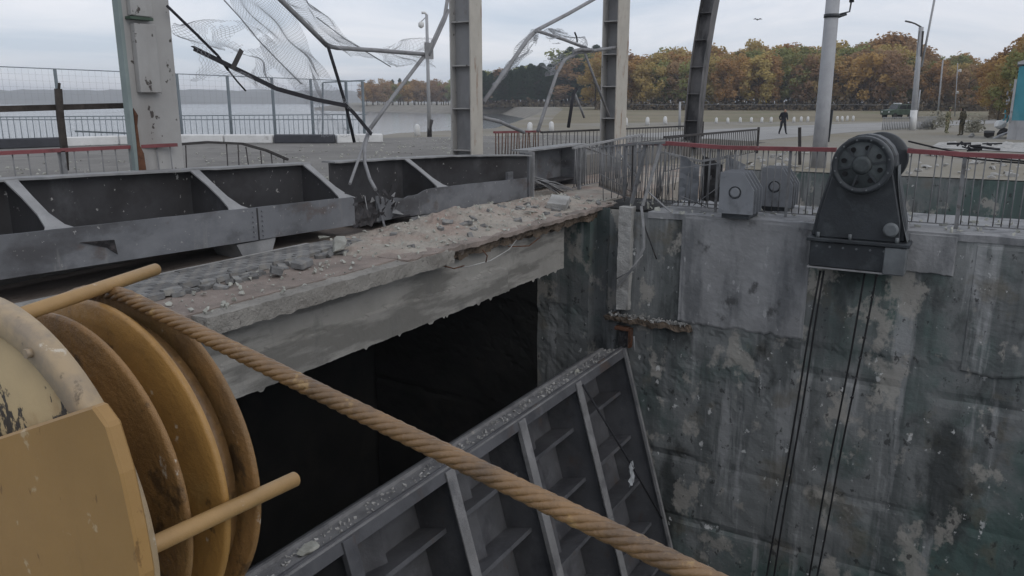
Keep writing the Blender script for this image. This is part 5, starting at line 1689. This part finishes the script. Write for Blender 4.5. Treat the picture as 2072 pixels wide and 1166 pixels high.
part('base', M['pole'], cab, lambda b: kb_(b, -0.4, 4.5, 0, 4, 0, 1.15))
part('cladding', M['teal'], cab, lambda b: kb_(b, -0.28, 4.5, 0.05, 4, 1.155, 4.3, 0.35))
part('corner_trim', M['pole'], cab, lambda b: kb_(b, -0.42, -0.29, -0.02, 0.3, 1.16, 3.6))
part('roof_edge', M['pole'], cab, lambda b: kb_(b, -0.38, 4.6, -0.05, 4.1, 4.46, 4.6, 0.35))
for k in range(14):
    c = pk + ux * rnd.uniform(-0.7, -0.3) + uf * rnd.uniform(-0.1, 0.3) + Vector((0, 0, rnd.uniform(0.9, 3.4)))
    part('torn_sheet', M['dust'] if k % 3 else M['teal'], cab, lambda b: hull(b, c, (rnd.uniform(0.05, 0.25), 0.08, rnd.uniform(0.06, 0.3)), rnd, 8))
pr = at(2008, 279, 'z', 0)
labs = ['dark rubble lump lying lowest in the heap beside the teal cabin', 'dark broken beam end in the heap beside the teal cabin', 'rounded white tank on the heap beside the teal cabin', 'pale plank leaning against the teal cabin', 'pale stone lying left of the heap by the teal cabin']
for k, (dx, dz, s, mk) in enumerate(((-0.2, 0.25, (0.7, 0.5, 0.3), 'darkbar'), (0.45, 0.35, (0.5, 0.5, 0.4), 'burnt'), (0.35, 0.85, (0.5, 0.4, 0.33), 'white'), (0.5, 0.2, (0.75, 0.15, 0.12), 'pole'), (-1.2, 0.15, (0.3, 0.25, 0.2), 'pale'))):
    bm = bmesh.new()
    hull(bm, (0, 0, 0), s, rnd, 40 if k == 2 else 14)
    o = tag(new('heap_piece', bm, M[mk]), labs[k], 'rubble')
    o.location = pr + ux * dx + Vector((0, 0, dz)) - uf * (0.9 if k == 3 else 0)
    if k == 3:
        o.rotation_euler = (0, -0.5, math.atan2(ux.y, ux.x))
# pale poured slab debris and black scrap in the middle distance
bm = bmesh.new()
q0 = [at(1880, 300, 'z', 0), at(2120, 312, 'z', 0), at(2120, 290, 'z', 0), at(1900, 289, 'z', 0)]
grid(bm, 50, 16, lambda u, v: (q0[0].lerp(q0[1], u)).lerp(q0[3].lerp(q0[2], u), v) + Vector((0, 0, 0.03 + 0.16 * abs(fbm((u * 7, v * 3, 2))) * min(1, 8 * u, 8 * (1 - u), 8 * v, 8 * (1 - v)))))
struct('concrete_spill', bm, M['pale'], 'stuff')
sc_ = thing('twisted_scrap', 'twisted black metal scrap lying on pale debris at the right', 'scrap', at(1970, 304, 'z', 0.15))
b0 = at(1975, 302, 'z', 0.2)
for k in range(9):
    a = b0 + ux * rnd.uniform(-0.7, 0.7) + Vector((0, 0, rnd.uniform(-0.1, 0.25)))
    part('piece', M['blackpipe'], sc_, lambda b: tube(b, [a, a + ux * rnd.uniform(-0.6, 0.6) + Vector((0, 0, rnd.uniform(-0.15, 0.2))), a + ux * rnd.uniform(-0.8, 0.8)], rnd.uniform(0.03, 0.07), 6))
bird = bmesh.new()
bp = at(1533, 40, 'x', 60)
for sgn in (-1, 1):
    prism(bird, [bp, bp + RT * 0.16 * sgn + Vector((0, 0, 0.10)), bp + RT * 0.34 * sgn + Vector((0, 0, 0.03)), bp + RT * 0.15 * sgn + Vector((0, 0, 0.02))], uf * 0.08)
hull(bird, bp, (0.12, 0.12, 0.07), rnd, 14)
tag(new('bird', bird, M['darkbar']), 'small bird flying above the autumn wood', 'bird')
# grey dry shrubs at the right
for px, py, s, lab in ((1902, 258, 1.2, 'pale dry shrub beside the thin leaning pole'), (1968, 268, 0.9, 'low dry shrub right of the camouflaged pair'), (1878, 262, 0.7, 'small dry shrub by the whitewashed pole')):
    c = at(px, py, 'z', 0)
    bm = bmesh.new()
    for k in range(420):
        d = Vector((rnd.gauss(0, 0.4), rnd.gauss(0, 0.4), abs(rnd.gauss(0.5, 0.35)))) * s
        e = Vector((rnd.gauss(0, 1), rnd.gauss(0, 1), rnd.gauss(0.5, 0.6))).normalized() * 0.16
        f_ = e.cross(Vector((rnd.gauss(0, 1), rnd.gauss(0, 1), rnd.gauss(0, 1)))).normalized() * 0.05
        bm.faces.new([bm.verts.new(c + d + q_) for q_ in (-e, f_, e, -f_)])
    o = thing('shrub', lab, 'shrub', c)
    new('foliage', bm, M['shrub'], o, recalc=False)
    part('stem', M['bark'], o, lambda b: [tube(b, [c, c + Vector((rnd.uniform(-.3, .3), rnd.uniform(-.3, .3), 0.7)) * s], 0.02, 5) for _ in range(4)])

# ================================================================== TREES


def crown_mesh(kind, seed):
    rg = random.Random(seed)
    bm = bmesh.new()
    if kind == 'broad':
        cl_ = []
        for k in range(26):
            z = rg.uniform(0.22, 0.95)
            rmax = 0.30 * math.sin(math.pi * min(0.97, max(0.12, (z - 0.1) / 0.92))) ** 0.7
            t = rg.uniform(0, 6.28)
            rr = rmax * rg.uniform(0.35, 1.0)
            cl_.append((Vector((rr * math.cos(t), rr * math.sin(t), z)), rg.uniform(0.07, 0.13)))
        for c, r in cl_:
            for k in range(95):
                d = Vector((rg.gauss(0, 1), rg.gauss(0, 1), rg.gauss(0, 1))).normalized()
                p = c + d * r * rg.uniform(0.5, 1.05)
                n_ = (d + Vector((rg.gauss(0, .5), rg.gauss(0, .5), rg.gauss(0, .5)))).normalized()
                s, u = frame(n_)
                h = rg.uniform(0.010, 0.02)
                bm.faces.new([bm.verts.new(p + s * h * a + u * h * b) for a, b in ((-1, -.7), (1, -.9), (.8, 1), (-.9, .8))])
    else:
        for k in range(2300):
            z = rg.uniform(0.2, 1.0) ** 0.9
            layer = 0.75 + 0.25 * math.sin(z * 42)
            rmax = (0.02 + 0.24 * (1 - z) ** 0.65) * layer
            t = rg.uniform(0, 6.28)
            rr = rmax * math.sqrt(rg.uniform(0.2, 1))
            p = Vector((rr * math.cos(t), rr * math.sin(t), z - rr * 0.25))
            d = Vector((math.cos(t), math.sin(t), rg.uniform(-0.3, 0.9))).normalized()
            s, u = frame(d)
            h = rg.uniform(0.010, 0.02)
            bm.faces.new([bm.verts.new(p + s * h * a + (u * .5 + d) * h * b) for a, b in ((-1, -.6), (1, -.6), (.3, 1), (-.3, 1))])
    me = bpy.data.meshes.new('crown')
    bm.to_mesh(me)
    bm.free()
    return me


def trunk_mesh(seed):
    rg = random.Random(seed)
    bm = bmesh.new()
    top = Vector((rg.uniform(-.03, .03), rg.uniform(-.03, .03), 0.75))
    tube(bm, [(0, 0, -0.02), (rg.uniform(-.01, .01), 0, 0.3), top], 0.016, 6, True, 0.006)
    for k in range(7):
        z = rg.uniform(0.22, 0.65)
        t = rg.uniform(0, 6.28)
        ln = rg.uniform(0.12, 0.26)
        tube(bm, [(top.x * z, top.y * z, z), (math.cos(t) * ln * .6, math.sin(t) * ln * .6, z + ln * 0.5), (math.cos(t) * ln, math.sin(t) * ln, z + ln * 0.95)], 0.006, 4, False, 0.002)
    me = bpy.data.meshes.new('trunk')
    bm.to_mesh(me)
    bm.free()
    me.materials.append(M['bark'])
    return me


CR = {}
for i, kcol in enumerate(LEAF):
    CR[kcol] = []
    for v in range(3):
        me = crown_mesh('pine' if kcol == 'pine' else 'broad', 100 + i * 10 + v)
        me.materials.append(LEAF[kcol])
        CR[kcol].append(me)
TR = [trunk_mesh(40 + k) for k in range(3)]
NAMES = {'rust': 'rust-brown', 'orange': 'bright orange', 'ochre': 'ochre-yellow', 'green': 'still green', 'brown': 'dull brown', 'pine': 'dark green'}


TREES = []
ORD = ['first', 'second', 'third', 'fourth', 'fifth', 'sixth', 'seventh', 'eighth', 'ninth', 'tenth', 'eleventh', 'twelfth']


def tree(px, dist, kcol, h, row, wide=1.0):
    TREES.append((px, dist, kcol, h, row, wide))


def where_of(px):
    for lim, s in ((840, 'on the far shore'), (970, 'beside the lamp post'), (1090, 'right of the second column'), (1215, 'behind the bent pipes'), (1300, 'right of the third column'), (1385, 'left of the leaning column'),
                   (1460, 'just right of the leaning column'), (1560, 'left of the walking man'), (1640, 'behind the walking man'), (1760, 'right of the stout pole'), (1860, 'left of the lamp-arm pole'), (1960, 'behind the camouflaged pair')):
        if px < lim:
            return s
    return 'above the teal cabin'


def plant_trees():
    seen = {}
    for px, dist, kcol, h, row, wide in sorted(TREES):
        where = where_of(px)
        key = (where, kcol, row)
        k = seen[key] = seen.get(key, -1) + 1
        ang = YAW - math.atan((px - 1036) / 1644.0)
        kindname = 'conifer' if kcol == 'pine' else 'broadleaf tree'
        total = sum(1 for t in TREES if (where_of(t[0]), t[2], t[4]) == key)
        rowname = ('front-row', 'middle-row', 'back-row')[row]
        label = f'{rowname} {NAMES[kcol]} {kindname} {where}' + (f', {ORD[k]} such from the left' if total > 1 else '')
        o = thing('pine_tree' if kcol == 'pine' else 'broadleaf_tree', label, 'tree', (dist * math.cos(ang), dist * math.sin(ang), -0.1), 'trees of the wood')
        for nm, me in (('trunk', rnd.choice(TR)), ('crown', rnd.choice(CR[kcol]))):
            c = bpy.data.objects.new(nm, me)
            COL.objects.link(c)
            c.parent = o
        o.rotation_euler = (0, 0, rnd.uniform(0, 6.28))
        o.scale = (h * wide, h * wide, h)


def skyline(px):
    """height of the wood above the horizon in photograph pixels"""
    K = [(740, 38), (800, 42), (905, 42), (980, 62), (1050, 70), (1110, 84), (1150, 100), (1200, 104), (1270, 98), (1380, 106), (1480, 110), (1600, 112), (1680, 112), (1760, 118), (1800, 124), (1850, 110), (1870, 90), (1900, 88), (1945, 88), (1985, 62), (2010, 82), (2050, 110), (2072, 130), (2200, 150)]
    for (a, u), (b, v) in zip(K, K[1:]):
        if px <= b:
            return u + (v - u) * (px - a) / (b - a)
    return K[-1][1]


for row, (dd, dens) in enumerate(((0, 22), (14, 20), (30, 20))):
    px = 1205 + row * 7
    while px < 2130:
        d = 225 + dd + rnd.uniform(-5, 5)
        if px > 2005:
            d = 120 + dd + rnd.uniform(-4, 4)
        h = (skyline(px) - 3) / 1644 * d * rnd.uniform(0.88, 1.04) * (0.80 + 0.1 * row) + 2.2
        kcol = rnd.choices(['rust', 'orange', 'ochre', 'green', 'brown'], [3.5, 1.8, 4.5, 3.5, 3] if px < 1700 else [4, 1, 2.5, 1.5, 5])[0]
        tree(px, d, kcol, h, row, 1.15 if px < 2005 else 1.0)
        px += dens * rnd.uniform(0.75, 1.25) * (1.0 if px < 2005 else 1.5)
for row, dd in enumerate((0, 14, 28)):
    px = 968
    while px < 1215:
        d = 345 + dd + rnd.uniform(-8, 8)
        h = (skyline(px) + 1) / 1644 * d * rnd.uniform(0.84, 1.04) * (0.86 + 0.07 * row) + 2.3
        kcol = rnd.choices(['pine', 'brown', 'green'], [9, 0.8, 1.4])[0]
        tree(px, d, kcol, h, row, 1.8)
        px += 13 * rnd.uniform(0.75, 1.25)
for row, dd in enumerate((0, 30)):
    px = 742
    while px < 970:
        d = 480 + dd + rnd.uniform(-10, 10)
        h = (skyline(px) + 1) / 1644 * d * rnd.uniform(0.88, 1.06) * (0.88 + 0.1 * row) + 2.3
        kcol = rnd.choices(['brown', 'rust', 'pine', 'green'], [4, 3.5, 1.5, 1.5])[0]
        tree(px, d, kcol, h, row, 1.25)
        px += 12 * rnd.uniform(0.75, 1.25)
plant_trees()
# undergrowth at the foot of the wood: nobody could count it
bm = bmesh.new()
for k in range(9000):
    px = rnd.uniform(960, 2120)
    d = (218 if px > 1205 else 338) + rnd.uniform(-3, 40)
    if px > 2005:
        d = 116 + rnd.uniform(0, 30)
    ang = YAW - math.atan((px - 1036) / 1644.0)
    p = Vector((d * math.cos(ang), d * math.sin(ang), abs(rnd.gauss(0, 1.5))))
    n_ = Vector((rnd.gauss(0, 1), rnd.gauss(0, 1), rnd.gauss(0, 0.6))).normalized()
    s, u = frame(n_)
    h = rnd.uniform(0.25, 0.6) * d / 330
    bm.faces.new([bm.verts.new(p + s * h * a + u * h * b) for a, b in ((-1, -.7), (1, -.9), (.8, 1), (-.9, .8))])
struct('undergrowth', bm, leafmat('dry undergrowth', (0.16, 0.125, 0.085)), 'stuff', recalc=False)
# dark post fence along the edge of the wood
railing('wood_edge_fence', 'long dark fence along the foot of the autumn wood', [tuple((212 * math.cos(YAW - math.atan((q_ - 1036) / 1644.0)), 212 * math.sin(YAW - math.atan((q_ - 1036) / 1644.0)))) for q_ in (1275, 1400, 1550, 1700, 1800)], 0.0, 1.5, 1.9,
        M['bar'], M['darkbar'], (), 0.07, (0.08, 0.1), seed=41, cat='fence')

# ================================================================== HAZE
hm = bpy.data.materials.new('haze air')
hm.use_nodes = True
hn = hm.node_tree.nodes
hn.remove(hn['Principled BSDF'])
pvn = hn.new('ShaderNodeVolumePrincipled')
pvn.inputs['Color'].default_value = (0.90, 0.94, 1.0, 1)
pvn.inputs['Density'].default_value = 0.00036
hm.node_tree.links.new(pvn.outputs[0], hn['Material Output'].inputs['Volume'])
bm = bmesh.new()
box(bm, -650, 5600, -3100, 6100, -12, 62)
hz_ = struct('haze', bm, hm, 'stuff')
